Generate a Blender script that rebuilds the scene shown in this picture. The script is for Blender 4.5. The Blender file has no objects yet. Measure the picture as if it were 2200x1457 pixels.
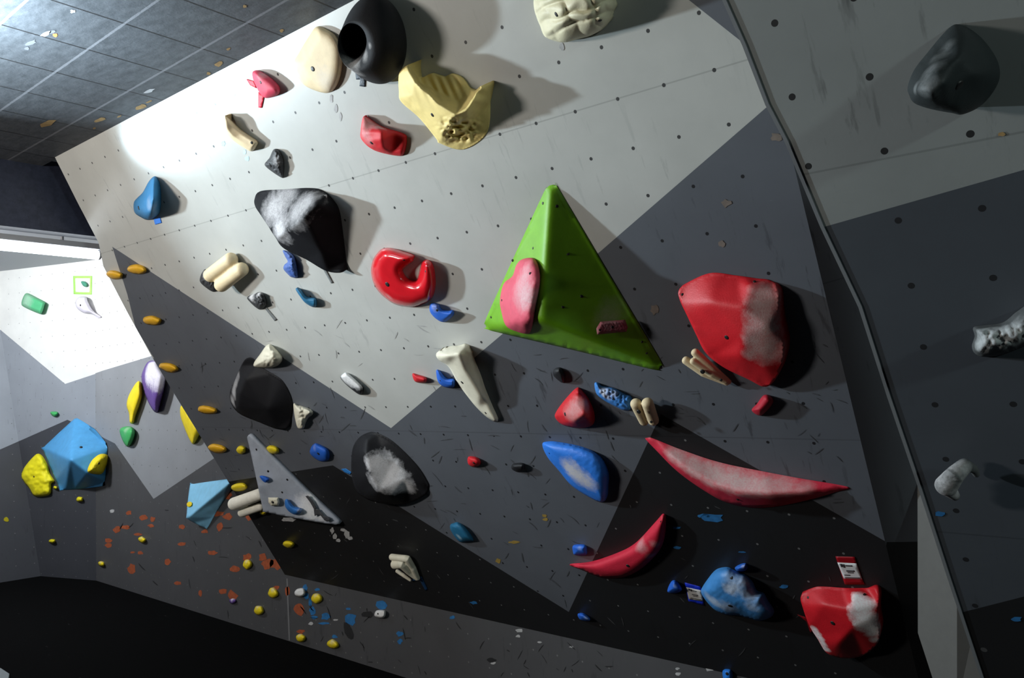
import bpy, bmesh, math, random
import numpy as np
from mathutils import Vector, Matrix, noise as mnoise
from mathutils.geometry import delaunay_2d_cdt
random.seed(7)
S = bpy.context.scene
COL = S.collection

# ------------------------------------------------------------------ camera
F, CX, CY = 1685.0, 1100.0, 728.5
def nz(v): return v / np.linalg.norm(v)
def cray(p): return np.array([p[0] - CX, p[1] - CY, F])
hc = nz(cray((-933, 890)))                       # along the wall, away to the left (camera axes)
mc = cray((2850, 5043)); mc -= hc * (mc @ hc); mc = -nz(mc)      # up the overhanging wall
cc = .055
uc = np.array([(hc[2] * cc - hc[1]) / (-hc[0]), -1, cc]); uc = nz(uc - hc * (uc @ hc))
ncam = np.cross(uc, hc); ncam *= -np.sign(ncam[2])
RW = np.array([-hc, -ncam, uc])                  # camera axes -> world axes (X along wall, Y into wall, Z up)
def ray(p): return RW @ cray(p)
cam = bpy.data.cameras.new('camera'); camo = bpy.data.objects.new('camera', cam); COL.objects.link(camo)
cam.sensor_width = 36; cam.lens = F / 2200 * 36; cam.clip_start = .05
r_, d_, f_ = RW[:, 0], RW[:, 1], RW[:, 2]
camo.matrix_world = Matrix(((r_[0], -d_[0], -f_[0], 0), (r_[1], -d_[1], -f_[1], 0), (r_[2], -d_[2], -f_[2], 0), (0, 0, 0, 1)))
S.camera = camo
# ------------------------------------------------------------------ world, lights, exposure
S.view_settings.view_transform = 'Standard'; S.view_settings.look = 'None'
S.view_settings.gamma = 1; S.view_settings.exposure = 0
w = bpy.data.worlds.new('world'); S.world = w; w.use_nodes = True
w.node_tree.nodes['Background'].inputs[0].default_value = (.80, .90, 1, 1)
w.node_tree.nodes['Background'].inputs[1].default_value = .02
def area(name, loc, target, sx, sy, power, col, spread=180):
    l = bpy.data.lights.new(name, 'AREA'); l.shape = 'RECTANGLE'; l.size = sx; l.size_y = sy; l.energy = power; l.color = col
    l.spread = math.radians(spread)
    o = bpy.data.objects.new(name, l); COL.objects.link(o); o.location = loc
    o.rotation_euler = (Vector(target) - Vector(loc)).to_track_quat('-Z', 'Y').to_euler()
    return o
area('room_lamp', (4.1, .0, 1.5), (.5, 2.2, .6), .4, .3, 60, (.82, 1, .97))
area('flood_lamp', (-6.05, .60, 1.15), (-2.0, 1.75, .62), .12, .16, 78, (.74, .90, 1), 103)
area('added_glare_spot', (-6.01, 1.54, 1.23), (-4.66, 2.27, 1.57), .07, .07, .9, (.66, .88, 1), 22)  # added small spot, makes the hot glow on the overhang's upper left
area('uplight_lamp', (-3.95, .62, 1.22), (-3.93, .68, 1.716), .12, .12, 120, (.74, .90, 1), 142)
area('ceiling_lamp', (-5.6, -1.8, 1.0), (-3.9, 2.7, .7), 1.0, .4, 106, (1, .94, .87), 140)
area('added_far_fill', (-9.0, 1.2, 1.5), (-10.8, 3.9, .9), .6, .3, 170, (.92, .96, 1))  # unseen fill, added to brighten the left and back walls

# ------------------------------------------------------------------ planes
class Plane:
    def __init__(s, P, N, X):
        s.P, s.N = np.array(P, float), nz(np.array(N, float))
        if s.N @ s.P > 0: s.N = -s.N              # faces the camera (at the origin)
        s.X = nz(np.array(X, float) - s.N * (s.N @ np.array(X, float))); s.Y = np.cross(s.N, s.X)
    def hit(s, p, h=0.0):
        r = ray(p); q = s.P + s.N * h
        return r * ((s.N @ q) / (s.N @ r))
    def loc(s, w): d = w - s.P; return np.array([d @ s.X, d @ s.Y])
    def shift(s, t): return Plane(s.P + s.N * t, s.N, s.X)
    def matrix(s): return Matrix(((s.X[0], s.Y[0], s.N[0], s.P[0]), (s.X[1], s.Y[1], s.N[1], s.P[1]), (s.X[2], s.Y[2], s.N[2], s.P[2]), (0, 0, 0, 1)))
mW = RW @ mc; XW = np.array([1., 0, 0]); ZW = np.array([0, 0, 1.])
P0 = ray((CX, CY)) / F * 4.0
M = Plane(P0, np.cross(XW, mW), XW)
kick = M.hit((612, 1235))
K = Plane(kick, (0, 1, 0), XW)
FLZ = K.hit((622, 1378))[2]
FL = Plane((0, 0, FLZ), ZW, XW)
CEZ = M.hit((118, 338))[2]
CE = Plane((0, 0, CEZ), ZW, XW)
cor = FL.hit((220, 1245)); cor[1] = K.P[1]; fold = FL.hit((87, 1238))
dL2 = nz(fold - cor)
L2 = Plane(cor, np.cross(dL2, ZW), -dL2)
foldup = L2.hit((6, 740)); foldup = fold + (foldup - fold) * 1.6
d1 = nz(FL.hit((0, 1252)) - fold)
L1 = Plane(fold, np.cross(foldup - fold, d1), d1)
R = M.shift(abs(M.N @ M.P) * .20)
e0 = M.hit((1690, 290))
Fd = XW * math.cos(math.radians(28)) - M.N * math.sin(math.radians(28))
FF = Plane(e0, np.cross(Fd, mW), Fd)

# ------------------------------------------------------------------ helpers
def link(name, me, parent=None):
    o = bpy.data.objects.new(name, me); COL.objects.link(o)
    if parent: o.parent = parent
    return o
def tag(o, label, cat, group=None):
    o['label'] = label; o['category'] = cat
    if group: o['group'] = group
    return o
def inpoly(P, poly):
    x, y = P[:, 0], P[:, 1]; c = np.zeros(len(P), bool); n = len(poly)
    for i in range(n):
        x0, y0 = poly[i][:2]; x1, y1 = poly[(i + 1) % n][:2]
        if y0 == y1: continue
        k = ((y0 > y) != (y1 > y)) & (x < (x1 - x0) * (y - y0) / (y1 - y0) + x0); c ^= k
    return c
def edist(P, poly):
    D = np.full(len(P), 1e9); n = len(poly)
    for i in range(n):
        a = np.array(poly[i][:2], float); b = np.array(poly[(i + 1) % n][:2], float); ab = b - a; L = ab @ ab
        if L < 1e-12: continue
        t = np.clip(((P - a) @ ab) / L, 0, 1); D = np.minimum(D, np.linalg.norm(P - a - t[:, None] * ab, axis=1))
    return D
def smooth_loop(pts, step, sharp):
    A = [np.array((p[0], p[1], p[2] if len(p) > 2 else 0.), float) for p in pts]; n = len(A); out = []
    for i in range(n):
        a, b, c, d = A[i - 1], A[i], A[(i + 1) % n], A[(i + 2) % n]
        k = max(1, int(np.linalg.norm((c - b)[:2]) / step + .5))
        for j in range(k):
            t = j / k
            if sharp: out.append(b + (c - b) * t)
            else:
                v = .5 * (2 * b + (c - a) * t + (2 * a - 5 * b + 4 * c - d) * t * t + (3 * b - a - 3 * c + d) * t ** 3)
                v[2] = b[2] + (c[2] - b[2]) * t; out.append(v)
    return np.array(out)
def tin(loop, ctrl, lines=()):
    V = [Vector((p[0], p[1])) for p in loop] + [Vector((p[0], p[1])) for p in ctrl]
    H = [p[2] for p in loop] + [p[2] for p in ctrl]; n = len(loop)
    E = [(i, (i + 1) % n) for i in range(n)] + [(n + a, n + b) for a, b in lines]
    vs, es, fs, ov, oe, of = delaunay_2d_cdt(V, E, [], 1, 1e-6)
    hh = [np.mean([H[i] for i in o]) if o else 0. for o in ov]
    P = np.array([(v.x, v.y) for v in vs]); T = [tuple(f) for f in fs]
    def f(Q):
        out = np.zeros(len(Q)); done = np.zeros(len(Q), bool)
        for t in T:
            a, b, c = P[t[0]], P[t[1]], P[t[2]]
            den = (b[1] - c[1]) * (a[0] - c[0]) + (c[0] - b[0]) * (a[1] - c[1])
            if abs(den) < 1e-9: continue
            l0 = ((b[1] - c[1]) * (Q[:, 0] - c[0]) + (c[0] - b[0]) * (Q[:, 1] - c[1])) / den
            l1 = ((c[1] - a[1]) * (Q[:, 0] - c[0]) + (a[0] - c[0]) * (Q[:, 1] - c[1])) / den; l2 = 1 - l0 - l1
            k = (l0 > -1e-4) & (l1 > -1e-4) & (l2 > -1e-4) & ~done
            out[k] = l0[k] * hh[t[0]] + l1[k] * hh[t[1]] + l2[k] * hh[t[2]]; done |= k
        return out
    return f

# ------------------------------------------------------------------ materials
class NT:
    def __init__(s, name):
        s.m = bpy.data.materials.new(name); s.m.use_nodes = True; s.t = s.m.node_tree; s.b = s.t.nodes['Principled BSDF']
    def n(s, ty, **kw):
        o = s.t.nodes.new(ty)
        for k, v in kw.items(): setattr(o, k, v)
        return o
    def put(s, sock, v):
        if hasattr(v, 'links') or isinstance(v, bpy.types.NodeSocket): s.t.links.new(v, sock)
        else: sock.default_value = v
    def math(s, op, a, b=0., c=0.):
        o = s.n('ShaderNodeMath', operation=op); s.put(o.inputs[0], a); s.put(o.inputs[1], b); s.put(o.inputs[2], c); return o.outputs[0]
    def mix(s, fac, a, b):
        o = s.n('ShaderNodeMix', data_type='RGBA'); s.put(o.inputs[0], fac)
        s.put(o.inputs[6], a if not isinstance(a, tuple) else (*a[:3], 1)); s.put(o.inputs[7], b if not isinstance(b, tuple) else (*b[:3], 1)); return o.outputs[2]
    def noise(s, vec, scale, detail=3, rough=.6):
        o = s.n('ShaderNodeTexNoise'); s.put(o.inputs['Vector'], vec); o.inputs['Scale'].default_value = scale
        o.inputs['Detail'].default_value = detail; o.inputs['Roughness'].default_value = rough; return o.outputs['Fac']
    def ramp(s, v, lo, hi, a=0., b=1.):
        o = s.n('ShaderNodeMapRange'); s.put(o.inputs[0], v); o.inputs[1].default_value = lo; o.inputs[2].default_value = hi
        o.inputs[3].default_value = a; o.inputs[4].default_value = b; return o.outputs[0]
    def coords(s): return s.n('ShaderNodeTexCoord').outputs['Object']
    def mapping(s, vec, rot=(0, 0, 0), sc=(1, 1, 1)):
        o = s.n('ShaderNodeMapping'); s.put(o.inputs[0], vec); o.inputs[2].default_value = rot; o.inputs[3].default_value = sc; return o.outputs[0]
    def bump(s, h, strength, dist=.01):
        o = s.n('ShaderNodeBump'); s.put(o.inputs['Height'], h); o.inputs['Strength'].default_value = strength; o.inputs['Distance'].default_value = dist
        s.t.links.new(o.outputs[0], s.b.inputs['Normal'])
def wallmat(name, col, hole, anchor, scuff=.3, scol=(.03, .03, .035), seams=(), rough=.5, hr=.0075, chalk=.0):
    t = NT(name); c = t.coords(); sp = t.n('ShaderNodeSeparateXYZ'); t.put(sp.inputs[0], c)
    base = t.mix(t.ramp(t.noise(c, 2.3, 4), .3, .7), tuple(v * .93 for v in col), tuple(v * 1.06 for v in col))
    for rot, th, sc in ((.5, .61, (9, 1.6, 1)), (-.9, .63, (14, 1.5, 1)), (1.35, .63, (11, 2, 1))):     # rubber scuffs
        k = t.noise(t.mapping(c, (0, 0, rot), sc), 1.9, 5, .62)
        patch = t.ramp(t.noise(c, 1.1, 2), .42, .62)
        base = t.mix(t.math('MULTIPLY', t.math('MULTIPLY', t.ramp(k, th, th + .06), patch), scuff), base, scol)
    if chalk:
        k = t.noise(t.mapping(c, (0, 0, .3), (3, 9, 1)), 7, 4, .7)
        base = t.mix(t.math('MULTIPLY', t.ramp(k, .68, .76), chalk), base, (.45, .45, .44))
    for y in seams:
        k = t.math('LESS_THAN', t.math('ABSOLUTE', t.math('SUBTRACT', sp.outputs[1], y)), .0028)
        base = t.mix(t.math('MULTIPLY', k, .35), base, tuple(v * .35 for v in col))
    u = t.math('WRAP', t.math('SUBTRACT', sp.outputs[0], anchor[0]), .1, -.1); v = t.math('WRAP', t.math('SUBTRACT', sp.outputs[1], anchor[1]), .1, -.1)
    d = t.math('SQRT', t.math('ADD', t.math('MULTIPLY', u, u), t.math('MULTIPLY', v, v)))
    hm = t.math('LESS_THAN', d, hr)
    base = t.mix(hm, base, hole)
    t.put(t.b.inputs['Base Color'], base); t.b.inputs['Roughness'].default_value = rough; t.b.inputs['Specular IOR Level'].default_value = .35
    t.bump(t.math('SUBTRACT', t.math('MULTIPLY', t.noise(c, 60, 3), .12), hm), .35, .004)
    return t.m
def flat(name, col, rough=.6, emit=None, es=1, var=.0, spec=.4, bump=0., bs=90):
    t = NT(name); c = t.coords()
    if var: t.put(t.b.inputs['Base Color'], t.mix(t.ramp(t.noise(c, 25, 4), .3, .7), tuple(v * (1 - var) for v in col), tuple(min(1, v * (1 + var)) for v in col)))
    else: t.b.inputs['Base Color'].default_value = (*col, 1)
    t.b.inputs['Roughness'].default_value = rough; t.b.inputs['Specular IOR Level'].default_value = spec
    if emit: t.b.inputs['Emission Color'].default_value = (*emit, 1); t.b.inputs['Emission Strength'].default_value = es
    if bump: t.bump(t.noise(c, bs, 4), bump, .006)
    return t.m
def holdmat(name, col, rough=.62, chalk=(), ccol=(.62, .60, .60), bump=.25, bs=140, spec=.35, var=.08, frost=0.):
    t = NT(name); c = t.coords()
    base = t.mix(t.ramp(t.noise(c, 14, 4), .3, .7), tuple(v * (1 - var) for v in col), tuple(min(1, v * (1 + var)) for v in col))
    nn = t.math('SUBTRACT', t.noise(c, 26, 5, .65), .5)
    fine = t.noise(c, 120, 3)
    if frost:
        k = t.ramp(t.noise(c, 9, 5, .7), .40, .66)
        base = t.mix(t.math('MULTIPLY', k, frost), base, ccol)
    for (p, r, s) in chalk:                       # hand chalk rubbed on in patches
        d = t.n('ShaderNodeVectorMath', operation='DISTANCE'); t.put(d.inputs[0], c); d.inputs[1].default_value = p
        k = t.math('ADD', t.math('DIVIDE', d.outputs['Value'], r), t.math('MULTIPLY', nn, 1.1))
        k = t.math('MULTIPLY', t.ramp(k, 1.25, .35), t.ramp(fine, .25, .6, .6, 1))
        base = t.mix(t.math('MULTIPLY', k, s), base, ccol)
    t.put(t.b.inputs['Base Color'], base); t.b.inputs['Roughness'].default_value = rough; t.b.inputs['Specular IOR Level'].default_value = spec
    if bump: t.bump(t.noise(c, bs, 3), bump, .003)
    return t.m
BOLT = flat('bolt_steel', (.012, .012, .012), .5)
PAL = dict(red=(.60, .012, .020), dred=(.42, .012, .03), rose=(.62, .05, .10), pink=(.66, .09, .14), beige=(.74, .60, .38), yellowjug=(.78, .62, .24),
           black=(.010, .010, .012), char=(.030, .030, .032), blue=(.015, .11, .52), sky=(.05, .22, .60), teal=(.015, .13, .25), navy=(.012, .07, .30), cream=(.66, .60, .42), bone=(.72, .68, .54),
           green=(.165, .42, .012), mint=(.08, .42, .19), gmint=(.05, .36, .10), yellow=(.80, .62, .012), ochre=(.74, .40, .012), purple=(.12, .06, .26), lblue=(.12, .44, .80), grey=(.33, .36, .42), slate=(.10, .105, .11), lilac=(.66, .62, .70), white=(.75, .75, .74))

# ------------------------------------------------------------------ plates: walls with paint areas and marks
def blob_pts(plane, p, rx, ry, rot=0, n=11, seed=0):
    rr = random.Random(seed); out = []
    for i in range(n):
        a = 2 * math.pi * i / n; k = rr.uniform(.62, 1.12); x, y = math.cos(a) * rx * k, math.sin(a) * ry * k
        c, s = math.cos(rot), math.sin(rot); out.append((p[0] + x * c - y * s, p[1] + x * s + y * c))
    return out
def plate(name, plane, outer, areas, mats, thick=.04, marks=(), parent=None, bevel=None):
    """outer: world points on the plane; areas: (px polygon, slot); marks: (px polygon, slot) raised 1.5 mm"""
    L = [plane.loc(p) for p in outer]; V = [Vector(p) for p in L]; n = len(V); E = [(i, (i + 1) % n) for i in range(n)]; polys = []
    for pts, slot in areas:
        q = [plane.loc(plane.hit(p)) for p in pts]; polys.append((q, slot)); k = len(V); V += [Vector(p) for p in q]
        E += [(k + i, k + (i + 1) % len(q)) for i in range(len(q))]
    vs, es, fs, *_ = delaunay_2d_cdt(V, E, [], 0, 1e-5)
    P = np.array([(v.x, v.y) for v in vs]); bm = bmesh.new(); B = [bm.verts.new((v.x, v.y, 0)) for v in vs]
    cen = np.array([P[list(f)].mean(0) for f in fs]); ins = inpoly(cen, L)
    slots = np.zeros(len(fs), int)
    for q, s in polys: slots[inpoly(cen, q)] = s
    for f, ok, s in zip(fs, ins, slots):
        if not ok: continue
        a = [B[i] for i in f]; fc = bm.faces.new(a); fc.material_index = int(s)
        if fc.normal.z < 0 or (a[1].co - a[0].co).cross(a[2].co - a[0].co).z < 0: fc.normal_flip()
    bmesh.ops.delete(bm, geom=[v for v in bm.verts if not v.link_faces], context='VERTS')
    if thick:
        be = [e for e in bm.edges if len(e.link_faces) == 1]
        fr = list(bm.faces); ex = bmesh.ops.duplicate(bm, geom=fr + list(bm.edges) + list(bm.verts))
        vm = ex['vert_map']
        for v in [g for g in ex['geom'] if isinstance(g, bmesh.types.BMVert)]: v.co.z -= thick
        for f in [g for g in ex['geom'] if isinstance(g, bmesh.types.BMFace)]: f.normal_flip()
        for e in be:
            a, b = e.verts; s = e.link_faces[0].material_index
            fc = bm.faces.new((a, b, vm[b], vm[a])); fc.material_index = s
        bmesh.ops.recalc_face_normals(bm, faces=list(bm.faces))
    for i, (pts, slot) in enumerate(marks):
        q = [plane.loc(plane.hit(p)) for p in pts]; vv = [bm.verts.new((p[0], p[1], .0015)) for p in q]
        try:
            fc = bm.faces.new(vv); fc.material_index = slot; fc.normal_update()
            if fc.normal.z < 0: fc.normal_flip()
        except ValueError: pass
    me = bpy.data.meshes.new(name); bm.to_mesh(me); bm.free()
    for m in mats: me.materials.append(m)
    o = link(name, me, parent); o.matrix_world = plane.matrix()
    if not parent: o['kind'] = 'structure'
    return o
def quad(name, plane, pts, mats, **kw): return plate(name, plane, [plane.hit(p) for p in pts], (), mats, **kw)

mk_orange = flat('orange_paint', (.30, .065, .02), .8, var=.25); mk_blue = flat('blue_paint', (.015, .13, .33), .8, var=.25)
mk_white = flat('chalk_smear', (.42, .42, .42), .9, var=.2); mk_dark = flat('rubber_and_dark_mark', (.012, .012, .013), .8, var=.2)
mk_tan = flat('filler_patch', (.16, .13, .11), .85, var=.2); mk_yel = flat('yellow_paint', (.30, .20, .04), .8, var=.2)
mk_lblue = flat('pale_blue_paint', (.42, .62, .78), .8, var=.15); mk_wood = flat('bare_wood', (.34, .22, .09), .8, var=.25); mk_pale = flat('pale_peel', (.5, .52, .55), .8, var=.1)
LGC, BLC, BKC = (.46, .465, .44), (.100, .108, .125), (.0135, .0135, .0145)
aM = (-1.16 - M.P[0], -.57 + 0.0 - mW @ M.P)
sM = [M.loc(M.hit(p))[1] for p in ((1400, 190), (1100, 931))]
mM = [wallmat('pale_grey_panel_paint', LGC, (.06, .06, .06), aM, .30, (.20, .20, .20), sM, .34, chalk=.25),
      wallmat('blue_grey_panel_paint', BLC, (.012, .012, .014), aM, .55, (.032, .033, .037), sM, .5, chalk=.16),
      wallmat('black_panel_paint', BKC, (.13, .13, .13), aM, .5, (.008, .008, .008), sM, .5, hr=.006, chalk=.10),
      mk_blue, mk_white, mk_dark, mk_tan, mk_yel, mk_lblue, flat('shoe_rubber_streak', (.060, .064, .072), .7, var=.3), flat('faint_rubber_streak', (.36, .36, .35), .7, var=.2), flat('pale_scrape', (.045, .045, .047), .7, var=.3)]
edgeL = [(118, 338), (165, 432), (212, 522), (222, 572), (272, 668), (326, 766), (395, 880), (460, 985), (537, 1112), (612, 1235)]
outM = [M.hit(p) for p in edgeL] + [M.hit((1530, 1440)), M.hit((1530, 1440))]
botR = FF.P * 0 + e0; tM = (kick[2] - e0[2]) / mW[2]; botR = e0 + mW * tM
topR = e0 + mW * ((CEZ - e0[2]) / mW[2])
outM = [M.hit(p) for p in edgeL] + [botR, topR]
areaM = [([(60, 300), (760, -60), (1440, -60), (1480, 0), (1600, 95), (1652, 226), (1290, 540), (840, 920), (241, 530), (274, 634), (291, 703), (331, 770), (200, 770)], 0)]
base1 = [(-200, 1600), (-200, -200), (2300, -200), (2300, 1700)]
areasM = [(base1, 1)] + areaM + [([(430, 1046), (490, 1035), (715, 1000), (1222, 1315), (1420, 890), (1905, 1165), (2100, 1700), (400, 1700)], 2)]
mkM = []
sd = 0
for (x, y, a, b, s) in [(1530, 1112, 27, 11, 3), (1512, 1108, 14, 5, 3), (1453, 1134, 11, 3, 3), (1456, 1177, 10, 4, 3), (1684, 1260, 10, 4, 3), (1594, 1186, 9, 2, 3), (621, 1116, 21, 6, 4), (1018, 1295, 9, 4, 3),
                        (714, 1140, 5, 8, 4), (720, 1152, 5, 8, 4), (727, 1161, 6, 4, 4), (737, 1139, 7, 4, 4), (745, 1147, 8, 9, 4), (752, 1156, 8, 4, 4), (480, 309, 5, 6, 8), (526, 326, 4, 7, 8), (531, 340, 5, 6, 8),
                        (712, 212, 4, 12, 4), (722, 232, 4, 12, 4), (732, 250, 3, 10, 4), (1208, 100, 6, 10, 4), (1560, 437, 12, 9, 6), (1550, 523, 8, 9, 6), (1406, 665, 10, 12, 6), (1668, 294, 14, 10, 6),
                        (1105, 1165, 13, 4, 7), (1070, 1205, 6, 6, 7), (1172, 1116, 8, 4, 7), (1170, 1108, 6, 4, 7)]:
    sd += 1; mkM.append((blob_pts(M, (x, y), a, b, 0, 11, sd), s))
def strokes(plane, n, box, slot, seed, ok=lambda x, y: True, out=None):
    rr = random.Random(seed); k = 0
    while k < n:
        x, y = rr.uniform(box[0], box[2]), rr.uniform(box[1], box[3])
        if not ok(x, y): continue
        k += 1; L = rr.uniform(8, 30) * (1.6 if rr.random() < .15 else 1); w_ = rr.uniform(.8, 2.6); a = rr.choice((rr.uniform(-.15, .15), rr.uniform(.8, 1.5), rr.uniform(-1.2, -.6), rr.uniform(.3, .8))); bend = rr.uniform(-.07, .07)
        pts = []
        for t_, sg in [(-1, 0), (-.5, 1), (0, 1), (.5, 1), (1, 0), (.5, -1), (0, -1), (-.5, -1)]:
            u, v = t_ * L / 2, sg * w_ / 2 + bend * L * (1 - t_ * t_); pts.append((x + u * math.cos(a) - v * math.sin(a), y + u * math.sin(a) + v * math.cos(a)))
        out.append((pts, slot))
tri = [(845, 925), (1380, 640), (1650, 230), (1840, 900), (1800, 1090), (1420, 880), (1222, 1310), (715, 995), (500, 1030), (330, 765), (600, 765)]
strokes(M, 170, (380, 640, 1850, 1300), 9, 11, lambda x, y: bool(inpoly(np.array([(x, y)]), tri)[0]) and y > 740, mkM)
strokes(M, 18, (560, 690, 1000, 900), 10, 12, lambda x, y: bool(inpoly(np.array([(x, y)]), areaM[0][0])[0]), mkM)
strokes(M, 30, (700, 1040, 1900, 1420), 11, 13, lambda x, y: bool(inpoly(np.array([(x, y)]), areasM[2][0])[0]), mkM)
wallM = plate('wall_center', M, outM, areasM, mM, .05, mkM)
# end closing board of the overhang (between the overhang and the kick wall)
xs = M.hit((612, 1235))[0]
def solid(name, verts, faces, mats, parent=None, kind='structure'):
    c = np.mean(np.array(verts), axis=0) if kind != 'structure' else np.zeros(3)
    me = bpy.data.meshes.new(name); me.from_pydata([tuple(np.array(v) - c) for v in verts], [], faces)
    for m in mats: me.materials.append(m)
    bm = bmesh.new(); bm.from_mesh(me); bmesh.ops.recalc_face_normals(bm, faces=list(bm.faces)); bm.to_mesh(me); bm.free()
    o = link(name, me, parent); o.location = c
    if kind == 'structure' and not parent: o['kind'] = 'structure'
    return o
def boxv(x0, x1, y0, y1, z0, z1): return [(x, y, z) for x in (x0, x1) for y in (y0, y1) for z in (z0, z1)]
BF = [(0, 1, 3, 2), (4, 6, 7, 5), (0, 4, 5, 1), (2, 3, 7, 6), (0, 2, 6, 4), (1, 5, 7, 3)]

# kick wall / back wall K
aK = (.05, .07)
mK = [wallmat('lit_pale_grey_back_paint', (.80, .80, .77), (.10, .10, .10), aK, .30, (.22, .22, .22), (), .5, hr=.007),  # overhang's pale paint with the stronger light put into its colour
      wallmat('lit_blue_grey_back_paint', (.245, .255, .27), (.10, .10, .10), aK, .35, (.15, .15, .16), (), .5, hr=.007),  # overhang's blue-grey paint, lightened likewise as if strongly lit
      wallmat('dark_grey_kick_paint', (.066, .066, .070), (.15, .15, .15), aK, .5, (.025, .025, .028), (), .55, hr=.006, chalk=.18), mk_orange, mk_blue, mk_white, mk_dark, flat('joint_filler', (.16, .16, .165), .7)]
xKl = cor[0]; xKr = botR[0] + 2.6
outK = [np.array((x, K.P[1], z)) for x, z in ((xKl, FLZ), (xKl, CEZ), (xs + .8, CEZ), (xs + .8, kick[2]), (xKr, kick[2]), (xKr, FLZ))]
mkK = []
for (x, y, a, b) in [(308, 1113, 9, 5), (328, 1116, 6, 5), (252, 1138, 8, 6), (270, 1133, 8, 4), (234, 1161, 7, 4), (233, 1172, 6, 4), (283, 1221, 7, 9), (361, 1207, 6, 6), (391, 1132, 6, 5), (391, 1169, 8, 4), (440, 1142, 6, 4), (473, 1132, 6, 8), (458, 1188, 9, 5), (383, 1253, 7, 4),
                     (430, 1274, 4, 7), (478, 1271, 9, 6), (500, 1280, 9, 10), (505, 1222, 11, 7), (531, 1198, 8, 7), (469, 1104, 13, 5), (490, 1110, 9, 7), (537, 1112, 8, 6), (490, 1064, 7, 8), (302, 1188, 5, 3), (285, 1187, 4, 2), (277, 1102, 5, 4), (297, 1148, 7, 3),
                     (566, 1198, 8, 7), (574, 1212, 12, 9), (592, 1211, 10, 11), (618, 1271, 5, 8), (643, 1309, 10, 12), (646, 1357, 7, 4), (594, 1262, 6, 4), (325, 1130, 6, 3)]:
    sd += 1; mkK.append((blob_pts(K, (x, y), a * 1.3, b * 1.3, 0, 10, sd), 3))
for (x, y, a, b) in [(656, 1263, 6, 7), (659, 1282, 6, 7), (667, 1294, 4, 9), (671, 1312, 7, 9), (676, 1327, 7, 4), (700, 1325, 10, 8), (698, 1339, 12, 3), (753, 1331, 13, 12), (749, 1308, 6, 3), (820, 1301, 11, 12), (682, 1267, 6, 3), (719, 1368, 7, 4), (859, 1362, 8, 6), (859, 1378, 6, 6), (972, 1327, 7, 4)]:
    sd += 1; mkK.append((blob_pts(K, (x, y), a * 1.1, b * 1.1, 0, 10, sd), 4))
for (x, y, a, b) in [(241, 1098, 6, 4), (668, 1340, 6, 4), (722, 1332, 6, 2), (1115, 1355, 9, 5), (1113, 1367, 5, 4), (1525, 1437, 11, 6), (1455, 1437, 6, 3), (1457, 1448, 8, 4), (1160, 1380, 6, 2), (1228, 1390, 6, 2), (1060, 1425, 7, 3)]:
    sd += 1; mkK.append((blob_pts(K, (x, y), a, b, 0, 9, sd), 5))
for (x, y, a, b, r) in [(792, 1321, 15, 8, .1), (750, 1356, 9, 22, -.4), (1055, 1418, 12, 7, 0)]:  # dark blotches, the first beside the white block foothold
    sd += 1; mkK.append((blob_pts(K, (x, y), a, b, r, 10, sd), 6))
mkK.append(([(615.5, 1243), (618.5, 1243), (623.5, 1376), (620.5, 1376)], 7))
strokes(K, 40, (640, 1260, 1500, 1450), 6, 21, lambda x, y: y > 1250 + .22 * (x - 610) and y < 1370 + .335 * (x - 620), mkK)
strokes(K, 16, (250, 1080, 560, 1330), 6, 22, lambda x, y: y < 1230 + .33 * (x - 205), mkK)
wallK = plate('wall_back', K, outK, [([(-400, 2200), (-400, -900), (3500, -900), (3500, 2200)], 2), ([(150, 400), (150, 905), (247, 953), (330, 1072), (470, 978), (600, 800), (600, 300)], 1), ([(120, 400), (120, 832), (222, 796), (332, 763), (600, 680), (600, 300)], 0)], mK, .05, mkK)
# left walls
aL = (.06, .03)  # overhang's three paints again, lightened to carry the stronger light
mL = [wallmat('lit_pale_grey_left_paint', (.70, .70, .67), (.30, .30, .30), aL, .06, (.4, .4, .4), (), .5, hr=.006),
      wallmat('lit_blue_grey_left_paint', (.25, .27, .30), (.14, .14, .15), aL, .3, (.10, .10, .11), (), .5, hr=.006),
      wallmat('lit_black_left_paint', (.045, .047, .055), (.15, .15, .15), aL, .4, (.02, .02, .025), (), .5, hr=.006)]
ZLT = L2.hit((100, 571))[2]
ptsL2 = [np.array((*cor[:2], FLZ)), np.array((*cor[:2], ZLT + .3)), fold + (foldup - fold) * ((ZLT + .3 - FLZ) / (foldup[2] - FLZ)), np.array((*fold[:2], FLZ))]
arL = [([(-900, 2500), (-900, -900), (1200, -900), (1200, 2500)], 1), ([(-300, 510), (0, 708), (140, 825), (300, 772), (340, 760), (340, 200), (-300, 200)], 0), ([(-200, 1050), (0, 966), (145, 902), (247, 953), (330, 1072), (330, 1600), (-200, 1600)], 2)]
plate('wall_left', L2, ptsL2, arL, mL, .05)
ft = ptsL2[2]
ptsL1 = [fold, ft, ft + d1 * 4, fold + d1 * 4]
plate('wall_far_left', L1, ptsL1, arL, mL, .05)
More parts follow.
